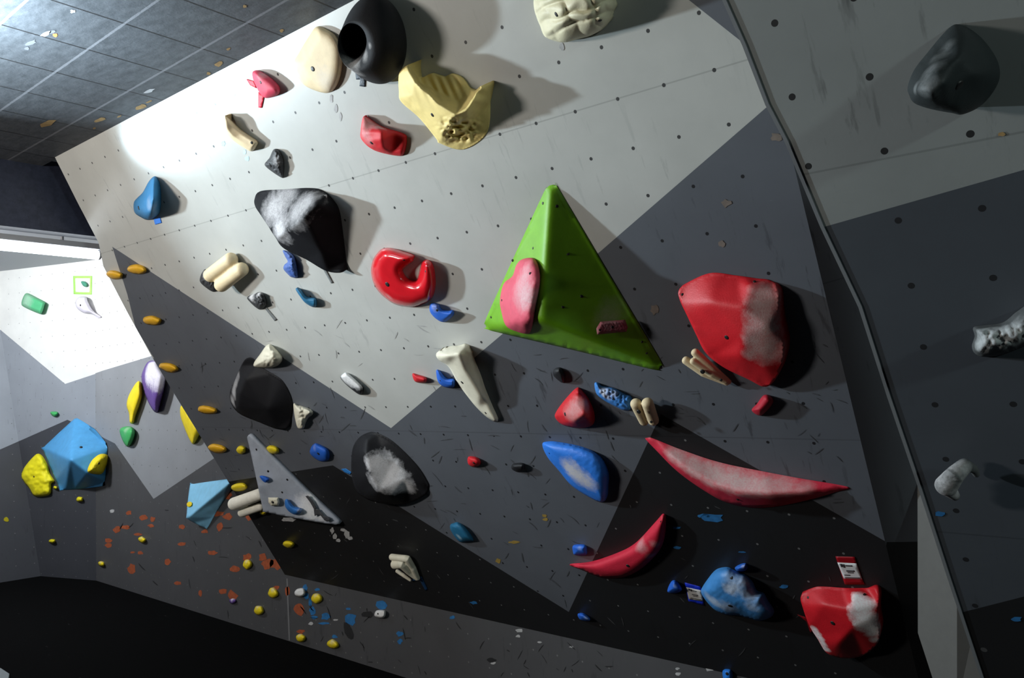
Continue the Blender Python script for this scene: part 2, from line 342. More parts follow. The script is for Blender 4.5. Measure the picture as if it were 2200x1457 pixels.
# right overhang board R
aR = R.loc(R.hit((1930, 474)))
sR = [R.loc(R.hit(p))[1] for p in ((2000, 322), (2100, 1150))]
mR = [wallmat('grey_right_paint', (.24, .255, .25), (.02, .02, .02), aR, .6, (.05, .05, .05), sR, .5, hr=.0095),
      wallmat('slate_right_paint', (.060, .068, .080), (.016, .016, .018), aR, .5, (.02, .02, .02), sR, .5, hr=.0095),
      wallmat('black_right_paint', BKC, (.06, .06, .06), aR, .3, (.008, .008, .008), sR, .5, hr=.010), mk_blue, mk_wood]
edgeR = [(1524, -80), (1558, 0), (1601, 97), (1650, 224), (1692, 305), (1768, 487), (1850, 660), (1912, 854), (1976, 1042), (2040, 1240), (2112, 1457), (2140, 1540)]
outR = [R.hit(p) for p in edgeR] + [R.hit(p) for p in ((3000, 1700), (3300, -300))]
mkR = [(blob_pts(R, (2020, 1104), 13, 6, 0, 10, 901), 3), (blob_pts(R, (2152, 288), 8, 6, 0, 10, 902), 4), (blob_pts(R, (2183, 1330), 14, 7, 0, 10, 903), 3)]
wallR = plate('wall_right', R, outR, [([(1200, 3000), (1200, -900), (4400, -900), (4400, 3000)], 0), ([(1500, 565), (1776, 486), (2200, 365), (3500, 20), (3500, 1500), (1400, 1500)], 1), ([(1900, 1358), (2082, 1312), (2200, 1282), (3400, 960), (3400, 2200), (1900, 2200)], 2)], mR, .03, mkR)
# pale edge strip of the right board
t = NT('edge_trim_paint'); t.b.inputs['Base Color'].default_value = (.17, .18, .19, 1); t.b.inputs['Roughness'].default_value = .5; trimM = t.m
inn = [(x - 9, y + 4) for x, y in edgeR]
bm = bmesh.new(); rings = []
for a in edgeR:
    q0 = R.hit(a, .004); xx = np.array([1., 0, 0])
    q = [q0 + xx * .002, q0 - xx * .008, q0 - xx * .010 - R.N * .010, q0 - xx * .010 - R.N * .042, q0 + xx * .001 - R.N * .042]
    rings.append([bm.verts.new(v) for v in q])
for i in range(len(rings) - 1):
    for j in range(5):
        bm.faces.new((rings[i][j], rings[i][(j + 1) % 5], rings[i + 1][(j + 1) % 5], rings[i + 1][j]))
bm.faces.new(rings[0]); bm.faces.new(rings[-1]); bmesh.ops.recalc_face_normals(bm, faces=list(bm.faces))
me = bpy.data.meshes.new('trim_1'); bm.to_mesh(me); bm.free(); me.materials.append(trimM)
link('trim_1', me)['kind'] = 'structure'
# receding return board between the two overhangs
mF = [mM[1], mM[2]]
q = [e0 + mW * ((CEZ - e0[2]) / mW[2]), e0 + mW * tM]
outF = [q[1], q[1] + Fd * 1.5, q[0] + Fd * 1.5, q[0]]
plate('wall_return', FF, outF, [([(1905, 1165), (1975, 1164), (2600, 1150), (2600, 2600), (1700, 2600)], 1)], mF, .03)
# pale post below the right overhang
pw = R.hit((1972, 1200)) * 1.22
PA = Plane(pw, (-.5, -.866, 0), (.866, -.5, 0)); pe = PA.hit((2056, 1300))
PB = Plane(pe, (.12, -.99, 0), (.99, .12, 0))
pm = flat('post_paint', (.11, .108, .10), .55, var=.05)
A_ = [PA.hit(p) for p in ((1971, 990), (1972, 1360), (2006, 1465), (2020, 1520), (2056, 1520), (2056, 990))]
B_ = [PB.hit(p) for p in ((2056, 1520), (2170, 1520), (2170, 990), (2056, 990))]
back = np.array((.10, .35, 0)); n0 = len(A_)
vs = A_ + [v + back for v in A_] + [B_[1], B_[2], B_[1] + back, B_[2] + back]
fs = [tuple(range(n0)), tuple(range(2 * n0 - 1, n0 - 1, -1))] + [(i, i + n0, (i + 1) % n0 + n0, (i + 1) % n0) for i in range(n0 - 1) if i != 4] + [(4, 5, 2 * n0 + 1, 2 * n0), (10, 12 + 2, 12 + 3, 11)]
solid('trim_2', vs, fs, [pm])
# ------------------------------------------------------------------ floor and ceilings
t = NT('black_mat_vinyl'); c = t.coords()
k = t.noise(t.mapping(c, (0, 0, .6), (3, 14, 1)), 2.2, 5, .65)
t.put(t.b.inputs['Base Color'], t.mix(t.math('MULTIPLY', t.ramp(k, .66, .76), .35), (.0035, .0035, .0037), (.12, .12, .12)))
t.b.inputs['Roughness'].default_value = .85; t.b.inputs['Specular IOR Level'].default_value = .03; t.bump(t.noise(c, 12, 3), .1)
fv = boxv(-12.5, 4.5, -4.5, K.P[1] + .6, FLZ - .1, FLZ)
solid('floor', fv, BF, [t.m])
t = NT('ceiling_tile_paint'); c = t.coords(); sp = t.n('ShaderNodeSeparateXYZ'); t.put(sp.inputs[0], c)
base = t.mix(t.ramp(t.noise(t.mapping(c, (0, 0, .2), (2, 5, 1)), 5, 5, .65), .3, .75), (.050, .057, .066), (.115, .126, .142))
gx = t.math('ABSOLUTE', t.math('WRAP', t.math('SUBTRACT', sp.outputs[0], -3.60), .2025, -.2025)); gy = t.math('ABSOLUTE', t.math('WRAP', t.math('SUBTRACT', sp.outputs[1], 1.805), .19, -.19))
base = t.mix(t.math('LESS_THAN', gx, .0055), base, (.010, .010, .012))
jag = t.math('ADD', gy, t.math('MULTIPLY', t.math('SUBTRACT', t.noise(c, 20, 3), .5), .006))
base = t.mix(t.math('MULTIPLY', t.math('LESS_THAN', jag, .0065), .55), base, (.30, .31, .34))
chip = t.ramp(t.noise(c, 8, 5, .7), .66, .70); near = t.ramp(sp.outputs[1], 1.9, 2.15)
base = t.mix(t.math('MULTIPLY', t.math('MULTIPLY', chip, near), .9), base, (.36, .25, .10))
t.put(t.b.inputs['Base Color'], base); t.b.inputs['Roughness'].default_value = .55; t.bump(t.math('SUBTRACT', t.noise(c, 70, 3), t.math('MULTIPLY', t.math('LESS_THAN', gx, .0055), 2)), .35, .004)
ceilM = t.m
yM = M.hit((118, 338))[1]
cl = Plane((0, 0, CEZ), (0, 0, -1), XW)
oc = [np.array((x, y, CEZ)) for x, y in ((-6.3, -4.5), (-6.3, yM + .02), (4.5, yM + .02), (4.5, -4.5))]
mkC = []
for (x, y, a, b, s) in [(470, 138, 10, 6, 1), (448, 157, 5, 4, 1), (303, 229, 13, 6, 1), (320, 218, 8, 2, 1), (215, 257, 14, 5, 1), (256, 250, 6, 2, 1), (203, 275, 4, 2, 1), (605, 65, 5, 4, 1), (526, 13, 5, 4, 1), (490, 105, 5, 3, 1), (118, 75, 5, 5, 4), (98, 72, 13, 5, 2), (156, 24, 6, 4, 2), (112, 68, 10, 3, 3), (64, 92, 16, 5, 3), (58, 104, 6, 4, 3), (101, 265, 20, 7, 1), (320, 195, 14, 4, 2)]:
    sd += 1; mkC.append((blob_pts(CE, (x, y), a, b, -.35 if a > b * 1.5 else 0, 10, sd), s))
plate('ceiling', cl, oc, (), [ceilM, mk_wood, mk_pale, flat('grey_peel', (.16, .17, .19), .8), flat('orange_chip', (.65, .22, .06), .8)], .06, mkC)
farM = flat('far_ceiling_paint', (.42, .43, .46), .7)
solid('ceiling_2', boxv(-12.5, -6.45, -4.5, K.P[1] + .5, ZLT, ZLT + .05), BF, [farM])
# dark bulkhead beam at the end of the tiled ceiling
BP = Plane((-6.30, 0, 0), (1, 0, 0), (0, 1, 0)); zb = BP.hit((100, 496))[2]
bmM = flat('navy_beam_paint', (.050, .058, .095), .42, var=.25, bump=.1, bs=20)
solid('beam', boxv(-6.45, -6.30, -4.5, K.P[1] - .06, zb, CEZ + .05), BF, [bmM])

# ------------------------------------------------------------------ tube light behind the beam
TP = Plane((-6.58, 0, 0), (1, 0, 0), (0, 1, 0)); q0 = TP.hit((-150, 513)); q1 = TP.hit((215, 549))
def tube_mesh(bm, pts, rad, seg=14, caps=True):
    P = [np.array(p, float) for p in pts]; n = len(P); rings = []
    up = None
    for i in range(n):
        tg = nz(P[min(i + 1, n - 1)] - P[max(i - 1, 0)])
        a = np.cross(tg, (0.31, .2, .93)); a = nz(a); b = np.cross(tg, a)
        rings.append([bm.verts.new(P[i] + rad[i] * (math.cos(2 * math.pi * j / seg) * a + math.sin(2 * math.pi * j / seg) * b)) for j in range(seg)])
    for i in range(n - 1):
        for j in range(seg): bm.faces.new((rings[i][j], rings[i][(j + 1) % seg], rings[i + 1][(j + 1) % seg], rings[i + 1][j]))
    if caps: bm.faces.new(rings[0][::-1]); bm.faces.new(rings[-1])
def bm_obj(name, bm, mat, parent=None, smooth=True, origin=None):
    bmesh.ops.recalc_face_normals(bm, faces=list(bm.faces))
    o0 = np.zeros(3) if origin is None else np.array(origin)
    if origin is not None:
        for v in bm.verts: v.co -= Vector(o0)
    me = bpy.data.meshes.new(name); bm.to_mesh(me); bm.free(); me.materials.append(mat)
    if smooth: me.polygons.foreach_set('use_smooth', [True] * len(me.polygons))
    o = link(name, me, parent)
    if not parent: o.location = o0
    return o
te = bpy.data.objects.new('tube_light', None); COL.objects.link(te); te.location = q1
tag(te, 'long glowing white fluorescent tube under the dark beam at left', 'light')
tl = lambda pts: [np.array(p) - q1 for p in pts]
bm = bmesh.new(); tube_mesh(bm, tl([q0, q0 + (q1 - q0) * .985]), [.036, .036]); bm_obj('tube', bm, flat('glowing_tube', (1, 1, 1), .4, (.86, .94, 1), 4), te)
bm = bmesh.new(); tube_mesh(bm, tl([q0 + (q1 - q0) * .985, q1]), [.038, .034]); bm_obj('end_cap', bm, flat('tube_cap', (.6, .62, .66), .4), te)
bm = bmesh.new()
hv = [v for y in (q0, q1) for v in (y + np.array((.05, 0, .042)), y + np.array((-.05, 0, .042)), y + np.array((-.05, 0, .085)), y + np.array((.05, 0, .085)))]
bv = [bm.verts.new(v - q1) for v in hv]
for f in ((0, 1, 2, 3), (7, 6, 5, 4), (0, 4, 5, 1), (1, 5, 6, 2), (2, 6, 7, 3), (3, 7, 4, 0)): bm.faces.new([bv[i] for i in f])
for s in (.25, .75):
    c0 = (q0 + (q1 - q0) * s) - q1 + np.array((0, 0, .085)); tube_mesh(bm, [c0, c0 + np.array((0, 0, ZLT - (q0 + (q1 - q0) * s)[2] - .085))], [.012, .012], 8)
bm_obj('lamp_housing', bm, flat('lamp_housing_paint', (.62, .64, .68), .5), te, False)

# ------------------------------------------------------------------ cable along the beam top
bm = bmesh.new(); CP = Plane((-6.285, 0, 0), (1, 0, 0), (0, 1, 0)); pts = [CP.hit(p) for p in ((-60, 306), (0, 320), (40, 331), (75, 339), (96, 343))]
tube_mesh(bm, pts, [.006] * 5, 8)
co = tag(bm_obj('cable', bm, flat('cable_sheath', (.16, .16, .17), .6), None, True, pts[-1]), 'thin dark cable running along the top of the navy beam', 'cable')
bm = bmesh.new(); bmesh.ops.create_icosphere(bm, subdivisions=2, radius=.03)
for v in bm.verts: v.co.x *= .5; v.co.y *= 1.1; v.co.z *= .6
b_ = bm_obj('cable_clip', bm, flat('clip_white', (.7, .7, .7), .5), co)

# ------------------------------------------------------------------ holds
BASE = {}
def plane_of(w): return {'M': M, 'K': K, 'L': L2, 'R': R}[w]
def add_bolts(o, plane, org, hfun, bolts, rpx, nm='bolt'):
    for bp in bolts:
        p = bp[:2]; r = bp[2] if len(bp) > 2 else rpx
        h = float(hfun(np.array([p]))[0]); q = plane.hit(p, h)
        hx = plane.hit((p[0] + 2, p[1]), float(hfun(np.array([(p[0] + 2, p[1])], float))[0])); hy = plane.hit((p[0], p[1] + 2), float(hfun(np.array([(p[0], p[1] + 2)], float))[0]))
        n = np.cross(hx - q, hy - q)
        n = nz(n) if np.linalg.norm(n) > 1e-9 else plane.N
        if n @ q > 0: n = -n
        rm = r * np.linalg.norm(q) / F
        a = nz(np.cross(n, (.2, .1, .97))); b = np.cross(n, a); bm = bmesh.new(); prev = None
        for rr, hh in ((1.05, -.30), (1.0, .12), (.72, .20), (.0, .16)):
            if rr == 0: ring = [bm.verts.new(q - org + n * hh * rm)]
            else: ring = [bm.verts.new(q - org + n * hh * rm + rm * rr * (math.cos(j * math.pi / 5) * a + math.sin(j * math.pi / 5) * b)) for j in range(10)]
            if prev:
                for j in range(10):
                    if len(ring) == 1: bm.faces.new((prev[j], prev[(j + 1) % 10], ring[0]))
                    else: bm.faces.new((prev[j], prev[(j + 1) % 10], ring[(j + 1) % 10], ring[j]))
            prev = ring
        bm_obj(nm, bm, BOLT, o)
def chalk_local(plane, org, hfun, chalk):
    out = []
    for (x, y, r, s) in chalk:
        h = float(hfun(np.array([(x, y)], float))[0]); q = plane.hit((x, y), h); out.append((tuple(q - org), r * np.linalg.norm(q) / F, s))
    return out
def hold(name, label, cat, w, outline, color, ctrl=(), lines=(), dome=0., D=None, k=4, sharp=False, base=None, bolts=(), brad=3.5, chalk=(), noise=(0, 1), rough=.62, group=None, res=34, mat=None, frost=0., ccol=(.62, .60, .60), parent=None, store=None, bump=.25, spec=.35, prof=.5, hadd=None, var=.08):
    plane = plane_of(w); xs_ = [p[0] for p in outline]; ys_ = [p[1] for p in outline]
    size = max(max(xs_) - min(xs_), max(ys_) - min(ys_)); step = max(1.3, size / res)
    loop = smooth_loop(outline, step, sharp); 
    keep = [0]
    for i in range(1, len(loop)):
        if np.linalg.norm(loop[i][:2] - loop[keep[-1]][:2]) > step * .35: keep.append(i)
    loop = loop[keep]
    gx, gy = np.meshgrid(np.arange(min(xs_) - step, max(xs_) + step, step), np.arange(min(ys_) - step, max(ys_) + step, step * .866))
    gx = gx + (np.arange(gx.shape[0]) % 2)[:, None] * step * .5
    G = np.stack([gx.ravel(), gy.ravel()], 1); G = G[inpoly(G, loop)]
    if len(G): G = G[edist(G, loop) > step * .55]
    f = tin(loop, ctrl, lines) if (len(ctrl) or np.abs(loop[:, 2]).max() > 0) else (lambda Q: np.zeros(len(Q)))
    nl = len(loop)
    V = [Vector((p[0], p[1])) for p in loop] + [Vector(p) for p in G]
    vs, es, fs, ov, *_ = delaunay_2d_cdt(V, [(i, (i + 1) % nl) for i in range(nl)], [], 1, 1e-6)
    Q = np.array([(v.x, v.y) for v in vs]); onb = np.array([any(i < nl for i in o) for o in ov])
    hh = f(Q)
    for v, o in zip(range(len(Q)), ov):
        if onb[v]: hh[v] = loop[min(o)][2]
    d = edist(Q, loop); Dm = D or max(d.max(), 1e-6)
    hd = dome * (1 - (1 - np.clip(d / Dm, 0, 1)) ** 2) ** prof
    if hadd: hh = hh + hadd(Q)
    nb = [set() for _ in Q]
    for t_ in fs:
        for a in t_:
            for b in t_:
                if a != b: nb[a].add(b)
    nbl = [list(s) for s in nb]
    for _ in range(k):
        h2 = hh.copy()
        for i in range(len(Q)):
            if not onb[i] and nbl[i]: h2[i] = .4 * hh[i] + .6 * np.mean(hh[nbl[i]])
        hh = h2
    hh = hh + hd
    if noise[0]:
        hh = hh + np.array([0 if onb[i] else noise[0] * mnoise.fractal(Vector((q[0] / noise[1], q[1] / noise[1], 3.1 + len(Q) % 7)), .8, 2., 3) for i, q in enumerate(Q)]) * np.clip(d / (step * 3), 0, 1)
    hb = base(Q) if base else np.zeros(len(Q))
    hh = np.maximum(hh, .0035 if not base else .013)
    org = plane.hit((np.mean(loop[:, 0]), np.mean(loop[:, 1])), float(np.mean(hb)))
    bm = bmesh.new(); B = [bm.verts.new(plane.hit(q, h + g) - org) for q, h, g in zip(Q, hh, hb)]
    for t_ in fs:
        try: bm.faces.new([B[i] for i in t_])
        except ValueError: pass
    if w == 'L':
        for v in list(bm.verts):
            v.co.y = min(v.co.y, K.P[1] - .006 - org[1]); gap = float((np.array(v.co) + org - L1.P) @ L1.N)
            if gap < .006: v.co += Vector(L1.N * (.006 - gap))
    order = {}
    for v, o in zip(range(len(Q)), ov):
        for i in o:
            if i < nl: order[i] = v
    ring = [order[i] for i in range(nl) if i in order]
    low = [bm.verts.new(plane.hit(Q[i], hh[i] + hb[i]) - org - plane.N * (hh[i] - (.002 if not base else .012))) for i in ring]
    for i in range(len(ring)):
        j = (i + 1) % len(ring)
        try: bm.faces.new((B[ring[i]], B[ring[j]], low[j], low[i]))
        except ValueError: pass
    if base:
        for v in low: bm.verts.remove(v)
        bot = [bm.verts.new(plane.hit(q, g + .010) - org) for q, g in zip(Q, hb)]
        for t_ in fs:
            try: bm.faces.new([bot[i] for i in t_])
            except ValueError: pass
        for i in range(len(ring)):
            j = (i + 1) % len(ring); bm.faces.new((B[ring[i]], B[ring[j]], bot[ring[j]], bot[ring[i]]))
        low = []
    else:
        try: bm.faces.new(low)
        except ValueError: pass
    if w == 'L':
        for v in low:
            v.co.y = min(v.co.y, K.P[1] - .006 - org[1]); gap = float((np.array(v.co) + org - L1.P) @ L1.N)
            if gap < .006: v.co += Vector(L1.N * (.006 - gap))
    def hfun(P):
        P = np.atleast_2d(P); out = []
        for p in P:
            dd = np.linalg.norm(Q - p, axis=1); idx = np.argsort(dd)[:4]; wt = 1 / (dd[idx] + .3); out.append(float(((hh + hb)[idx] * wt).sum() / wt.sum()))
        return np.array(out)
    if mat is None: mat = holdmat(name + '_resin', color, rough, chalk_local(plane, org, hfun, chalk), ccol=ccol, frost=frost, bump=bump, spec=spec, var=var)
    o = bm_obj(name, bm, mat)
    o.location = org
    if parent is not None: o.parent = parent; o.location = Vector(org) - parent.location
    else: tag(o, label, cat, group)
    if store: BASE[store] = hfun
    if bolts: add_bolts(o, plane, org, hfun, bolts, brad, 'bolt_hole' if cat == 'climbing volume' else 'bolt')
    o['_'] = 0; del o['_']
    return o
def tubes(name, label, cat, w, paths, color, chalk=(), bolts=(), rough=.6, group=None, seg=16, noise=0.):
    plane = plane_of(w); allp = [p for pa in paths for p in pa]; org = plane.hit((np.mean([p[0] for p in allp]), np.mean([p[1] for p in allp])))
    bm = bmesh.new()
    for pa in paths:
        pts = []; rad = []
        P = [np.array(p, float) for p in pa]
        seq = []
        for i in range(len(P) - 1):
            n = 9
            for j in range(n + (i == len(P) - 2)): seq.append(P[i] + (P[i + 1] - P[i]) * j / n)
        W_ = [plane.hit(s[:2], max(s[2], s[3] * np.linalg.norm(plane.hit(s[:2])) / F * 1.02 + .004)) for s in seq]; r = [s[3] * np.linalg.norm(q) / F for s, q in zip(seq, W_)]
        tg0 = nz(W_[0] - W_[1]); tg1 = nz(W_[-1] - W_[-2])
        cap = [(math.cos(a), math.sin(a)) for a in (1.45, 1.15, .8, .4)]
        pts = [W_[0] + tg0 * r[0] * s * .8 for c_, s in cap] + W_ + [W_[-1] + tg1 * r[-1] * s * .8 for c_, s in cap[::-1]]
        rad = [r[0] * c_ for c_, s in cap] + r + [r[-1] * c_ for c_, s in cap[::-1]]
        tube_mesh(bm, [p - org for p in pts], rad, seg)
    hf = lambda P_: np.array([np.mean([p[2] for p in allp]) + np.mean([p[3] for p in allp]) * np.linalg.norm(org) / F] * len(np.atleast_2d(P_)))
    o = bm_obj(name, bm, holdmat(name + '_resin', color, rough, chalk_local(plane, org, hf, chalk)))
    o.location = org; tag(o, label, cat, group)
    m = o.modifiers.new('fuse', 'REMESH'); m.mode = 'VOXEL'; m.voxel_size = max(.0018, np.mean([p[3] for p in allp]) * np.linalg.norm(org) / F / 7); m.use_smooth_shade = True
    sm = o.modifiers.new('soften', 'SMOOTH'); sm.iterations = 6; sm.factor = .5
    for bp in bolts: add_bolts(o, plane, org, lambda P_, h=bp[2]: np.array([h] * len(P_)), [bp[:2]], bp[3] if len(bp) > 3 else 3.5)
    return o
def ell(x, y, rx, ry, rot=0, n=14, wob=0., seed=1):
    rr = random.Random(seed + int(x * 7 + y)); a = math.radians(rot); out = []
    for i in range(n):
        t = 2 * math.pi * i / n; q = 1 + rr.uniform(-wob, wob); u, v = math.cos(t) * rx * q, math.sin(t) * ry * q
        out.append((x + u * math.cos(a) - v * math.sin(a), y + u * math.sin(a) + v * math.cos(a)))
    return out
def loft(name, label, cat, w, rings, mat_args, seg=40, group=None):
    plane = plane_of(w); org = plane.hit(rings[0][:2]); bm = bmesh.new(); prev = None
    for (x, y, rx, ry, rot, h) in rings:
        ring = [bm.verts.new(plane.hit(p, h) - org) for p in ell(x, y, rx, ry, rot, seg)]
        if prev:
            for j in range(seg): bm.faces.new((prev[j], prev[(j + 1) % seg], ring[(j + 1) % seg], ring[j]))
        else: bm.faces.new(ring[::-1])
        prev = ring
    bm.faces.new(prev)
    color, rough, chalk = mat_args
    ch = []
    for (x, y, h, r, s) in chalk: q = plane.hit((x, y), h); ch.append((tuple(q - org), r * np.linalg.norm(q) / F, s))
    o = bm_obj(name, bm, holdmat(name + '_rubber', color, rough, ch, ccol=(.42, .41, .40)))
    o.location = org; tag(o, label, cat, group)
    s = o.modifiers.new('round', 'SUBSURF'); s.levels = 1; s.render_levels = 2
    return o
C = PAL; HOLD = 'climbing hold'
# ================================================================== holds on the pale upper panel
loft('sloper_hold', 'big black rubbery tube-shaped hold with an open round mouth, under the ceiling', HOLD, 'M',
     [(814, 84, 58, 94, -8, .003), (812, 84, 62, 98, -8, .02), (806, 86, 66, 96, -8, .07), (795, 90, 61, 84, -8, .13), (780, 95, 50, 68, -8, .18), (768, 99, 41, 57, -8, .205), (761, 100, 36, 52, -6, .212), (758, 96, 32, 46, -4, .20),
      (759, 90, 28, 39, 0, .17), (764, 84, 25, 34, 0, .11), (770, 82, 21, 28, 0, .06), (772, 81, 12, 16, 0, .045)],
     (C['black'], .8, [(748, 138, .19, 22, .9), (770, 145, .18, 18, .8), (790, 122, .18, 14, .7), (735, 45, .12, 16, .4), (797, 98, .2, 7, .6)]))
hold('plate_hold', 'cream rounded plate hold tucked left of the black tube hold', HOLD, 'M',
     [(681, 57), (664, 78), (642, 114), (632, 136), (642, 168), (660, 187), (699, 200), (720, 189), (733, 156), (735, 105), (722, 78), (706, 66)], C['beige'], dome=.045, D=26, bolts=[(672, 148, 5)], chalk=[(700, 175, 30, .35)])
hold('crimp_hold', 'small red two-lobed hold high on the wall beside the ceiling', HOLD, 'M',
     [(543, 154), (556, 152), (579, 165), (600, 186), (598, 203), (574, 211), (561, 204), (551, 187), (543, 168)], C['rose'], dome=.06, bolts=[(560, 177, 3)], chalk=[(566, 160, 12, .4)])
def tape(name, label, outline, col, w='M', base=None, group=None, h=.004, **kw):
    ol = [(p[0], p[1], h) for p in outline]
    return hold(name, label, 'tape', w, ol, col, k=0, sharp=True, base=base, rough=.55, group=group, res=10, bump=.1, **kw)
tape('tape_strip', 'dark tape tab poking out below the big black tube hold', [(763, 153), (772, 155), (776, 166), (785, 170), (784, 187), (772, 185), (774, 171), (765, 171)], (.03, .04, .055))
tape('tape_strip', 'short red tape tab sticking out left of the small red two-lobed hold', [(529, 170), (546, 175), (551, 190), (537, 183)], (.75, .03, .06))
tape('tape_strip', 'longer red tape tail hanging below the small red two-lobed hold', [(555, 198), (567, 208), (562, 232), (555, 231)], (.75, .03, .06))
hold('edge_hold', 'cream slanting ledge hold casting a pale shadow, lower left of the cream plate', HOLD, 'M',
     [(483, 250, .05), (489, 251), (516, 277), (540, 294), (553, 304), (552, 313), (541, 325), (525, 318, .02), (494, 296, .05), (481, 275, .06)], C['beige'], dome=.05, D=9, bolts=[(541, 307, 3)])
hold('pocket_hold', 'small charcoal rock-shaped hold with two bolt holes below the cream ledge', HOLD, 'M',
     [(588, 321), (600, 324), (610, 345), (609, 377), (603, 381), (570, 357), (574, 345), (579, 339)], C['char'], dome=.045, bolts=[(580, 355, 4), (600, 360, 3.5)], noise=(.008, 9), chalk=[(592, 345, 12, .25)])
hold('block_hold', 'red blocky hold with a pink left face, left of the yellow jug', HOLD, 'M',
     [(780, 252, .03), (790, 252), (822, 272), (867, 287), (874, 300), (868, 330), (853, 335), (804, 323, .03), (777, 300, .06), (775, 279, .06)], C['red'],
     ctrl=[(822, 282, .075), (820, 300, .085), (822, 318, .06)], lines=[(0, 1), (1, 2)], dome=.03, D=12, k=5, bolts=[(798, 307, 4)], chalk=[(817, 274, 14, .55), (795, 268, 22, .45), (788, 300, 20, .25)])
def jug(Q):
    out = np.zeros(len(Q))
    for i, q in enumerate(Q):
        rib = math.exp(-(((q[0] - 950) / 55) ** 2 + ((q[1] - 190) / 26) ** 2)); out[i] += rib * .007 * math.sin((q[0] - .45 * q[1]) * .34)
        rgh = math.exp(-(((q[0] - 985) / 38) ** 4 + ((q[1] - 278) / 24) ** 4)); out[i] += rgh * .045 * mnoise.fractal(Vector((q[0] / 15, q[1] / 6, 2.)), .7, 2., 4)
    return out
hold('jug_hold', 'large pale yellow broken-log jug hold with ribbed pocket beside the black tube hold', HOLD, 'M',
     [(877, 139, .10), (884, 143, .07), (902, 167, .02), (927, 158, .015), (952, 165, .015), (971, 159, .015), (994, 171, .015), (1008, 190, .015), (1019, 196, .04), (1033, 185, .09), (1046, 187, .06), (1052, 219, .01), (1046, 285), (996, 321), (945, 308, .03), (937, 298, .05), (901, 254, .07), (862, 219, .08), (857, 196, .09), (858, 156, .10)], C['yellowjug'],
     ctrl=[(878, 150, .145), (892, 174, .17), (912, 193, .175), (946, 226, .18), (980, 246, .18), (1003, 236, .175), (1017, 216, .15), (1024, 199, .12), (1036, 189, .10),
           (900, 176, .035), (930, 192, .035), (960, 206, .04), (985, 220, .05), (1005, 207, .05),
           (885, 205, .135), (912, 235, .13), (935, 262, .125), (1035, 240, .03), (1012, 270, .045), (985, 297, .035), (965, 264, .155), (950, 284, .115), (947, 304, .05)],
     lines=[(i, i + 1) for i in range(8)] + [(9, 10), (10, 11), (11, 12), (12, 13), (4, 20), (20, 21), (21, 22)], k=1, hadd=jug, res=72, bolts=[(929, 247, 4.5)], rough=.6, chalk=[(988, 262, 14, .4)])
hold('brain_hold', 'cream folded brain-like hold cut off by the top of the picture', HOLD, 'M',
     [(1149, -10), (1147, 15), (1153, 38), (1160, 55), (1170, 78), (1192, 88), (1214, 91), (1242, 84), (1270, 76), (1300, 58), (1314, 35), (1322, 5), (1320, -40), (1290, -70), (1230, -85), (1170, -60)], (.70, .65, .45), dome=.17, D=70, k=1, res=64, bolts=[(1195, 31, 5), (1289, 44, 4)],
     hadd=lambda Q: np.array([.020 * abs(math.sin(2.2 * mnoise.noise(Vector((q[0] / 42, q[1] / 36, 1.7))) + q[1] / 9.5 + q[0] / 30)) ** .6 * (.5 + .9 * abs(math.sin(q[0] / 16 - q[1] / 26 + 2.4 * mnoise.noise(Vector((q[0] / 40, q[1] / 40, 7.7))))) ** .6) for q in Q]), rough=.55)
hold('macro_hold', 'large black wedge macro hold with a chalk-greyed top face, left of the red ring', HOLD, 'M',
     [(547, 427, .03), (559, 411), (610, 407), (664, 404), (694, 410), (718, 432), (730, 456), (738, 510), (743, 555), (742, 577, .02), (732, 586, .06), (700, 582, .08), (658, 558, .10), (610, 534, .13), (592, 511, .15), (576, 486, .12), (560, 462, .08), (548, 443, .05)], C['black'],
     ctrl=[(596, 510, .185), (625, 490, .20), (655, 464, .195), (682, 438, .15), (702, 418, .07), (690, 540, .12), (615, 440, .07)], lines=[(0, 1), (1, 2), (2, 3), (3, 4)], k=2, rough=.7, spec=.08, bolts=[(692, 421, 4)], res=44,
     chalk=[(585, 450, 34, .85), (600, 490, 34, .95), (640, 450, 40, .75), (612, 425, 40, .65), (665, 430, 30, .55), (700, 420, 5, .9)], ccol=(.50, .49, .50))
hold('ring_hold', 'glossy red open ring hold like a letter C, right of the black wedge', HOLD, 'M',
     [(822, 534), (839, 533), (862, 539), (889, 548), (889, 556), (887, 562), (876, 570), (866, 580), (869, 590), (877, 599), (889, 603), (895, 601), (899, 589), (903, 572), (908, 561), (917, 558), (927, 564), (933, 579), (936, 606), (933, 629), (926, 644), (910, 653), (885, 660), (854, 656), (832, 644), (812, 625), (801, 604), (797, 579), (802, 557), (812, 542)], C['red'], dome=.085, D=26, rough=.16, spec=.6, bolts=[(832, 611, 5.5), (868, 559, 2.5), (914, 583, 2.5)], chalk=[(836, 638, 10, .25), (808, 630, 7, .2)], bump=.08, res=54)
hold('crimp_hold', 'small blue scooped hold just below the red ring', HOLD, 'M',
     [(925, 653), (941, 653), (949, 664), (963, 667), (973, 667), (974, 678), (955, 692), (938, 686), (924, 670)], C['blue'], dome=.055, D=9, bolts=[(939, 667, 3)], chalk=[(932, 660, 12, .3)])
tubes('pinch_hold', 'cream double-barrel pinch hold over a small dark hold, left of the black wedge', HOLD, 'M',
      [[(452, 592, .075, 14.5), (497, 557, .05, 14.5)], [(475, 613, .075, 14.5), (520, 578, .05, 14.5)]], C['beige'], bolts=[])
hold('crimp_hold', 'small black rock hold half hidden behind the cream double-barrel pinch', HOLD, 'M',
     [(438, 580), (445, 582), (458, 602), (466, 618), (457, 627), (432, 609), (430, 596)], C['char'], dome=.04, noise=(.008, 7), chalk=[(438, 592, 10, .5)])
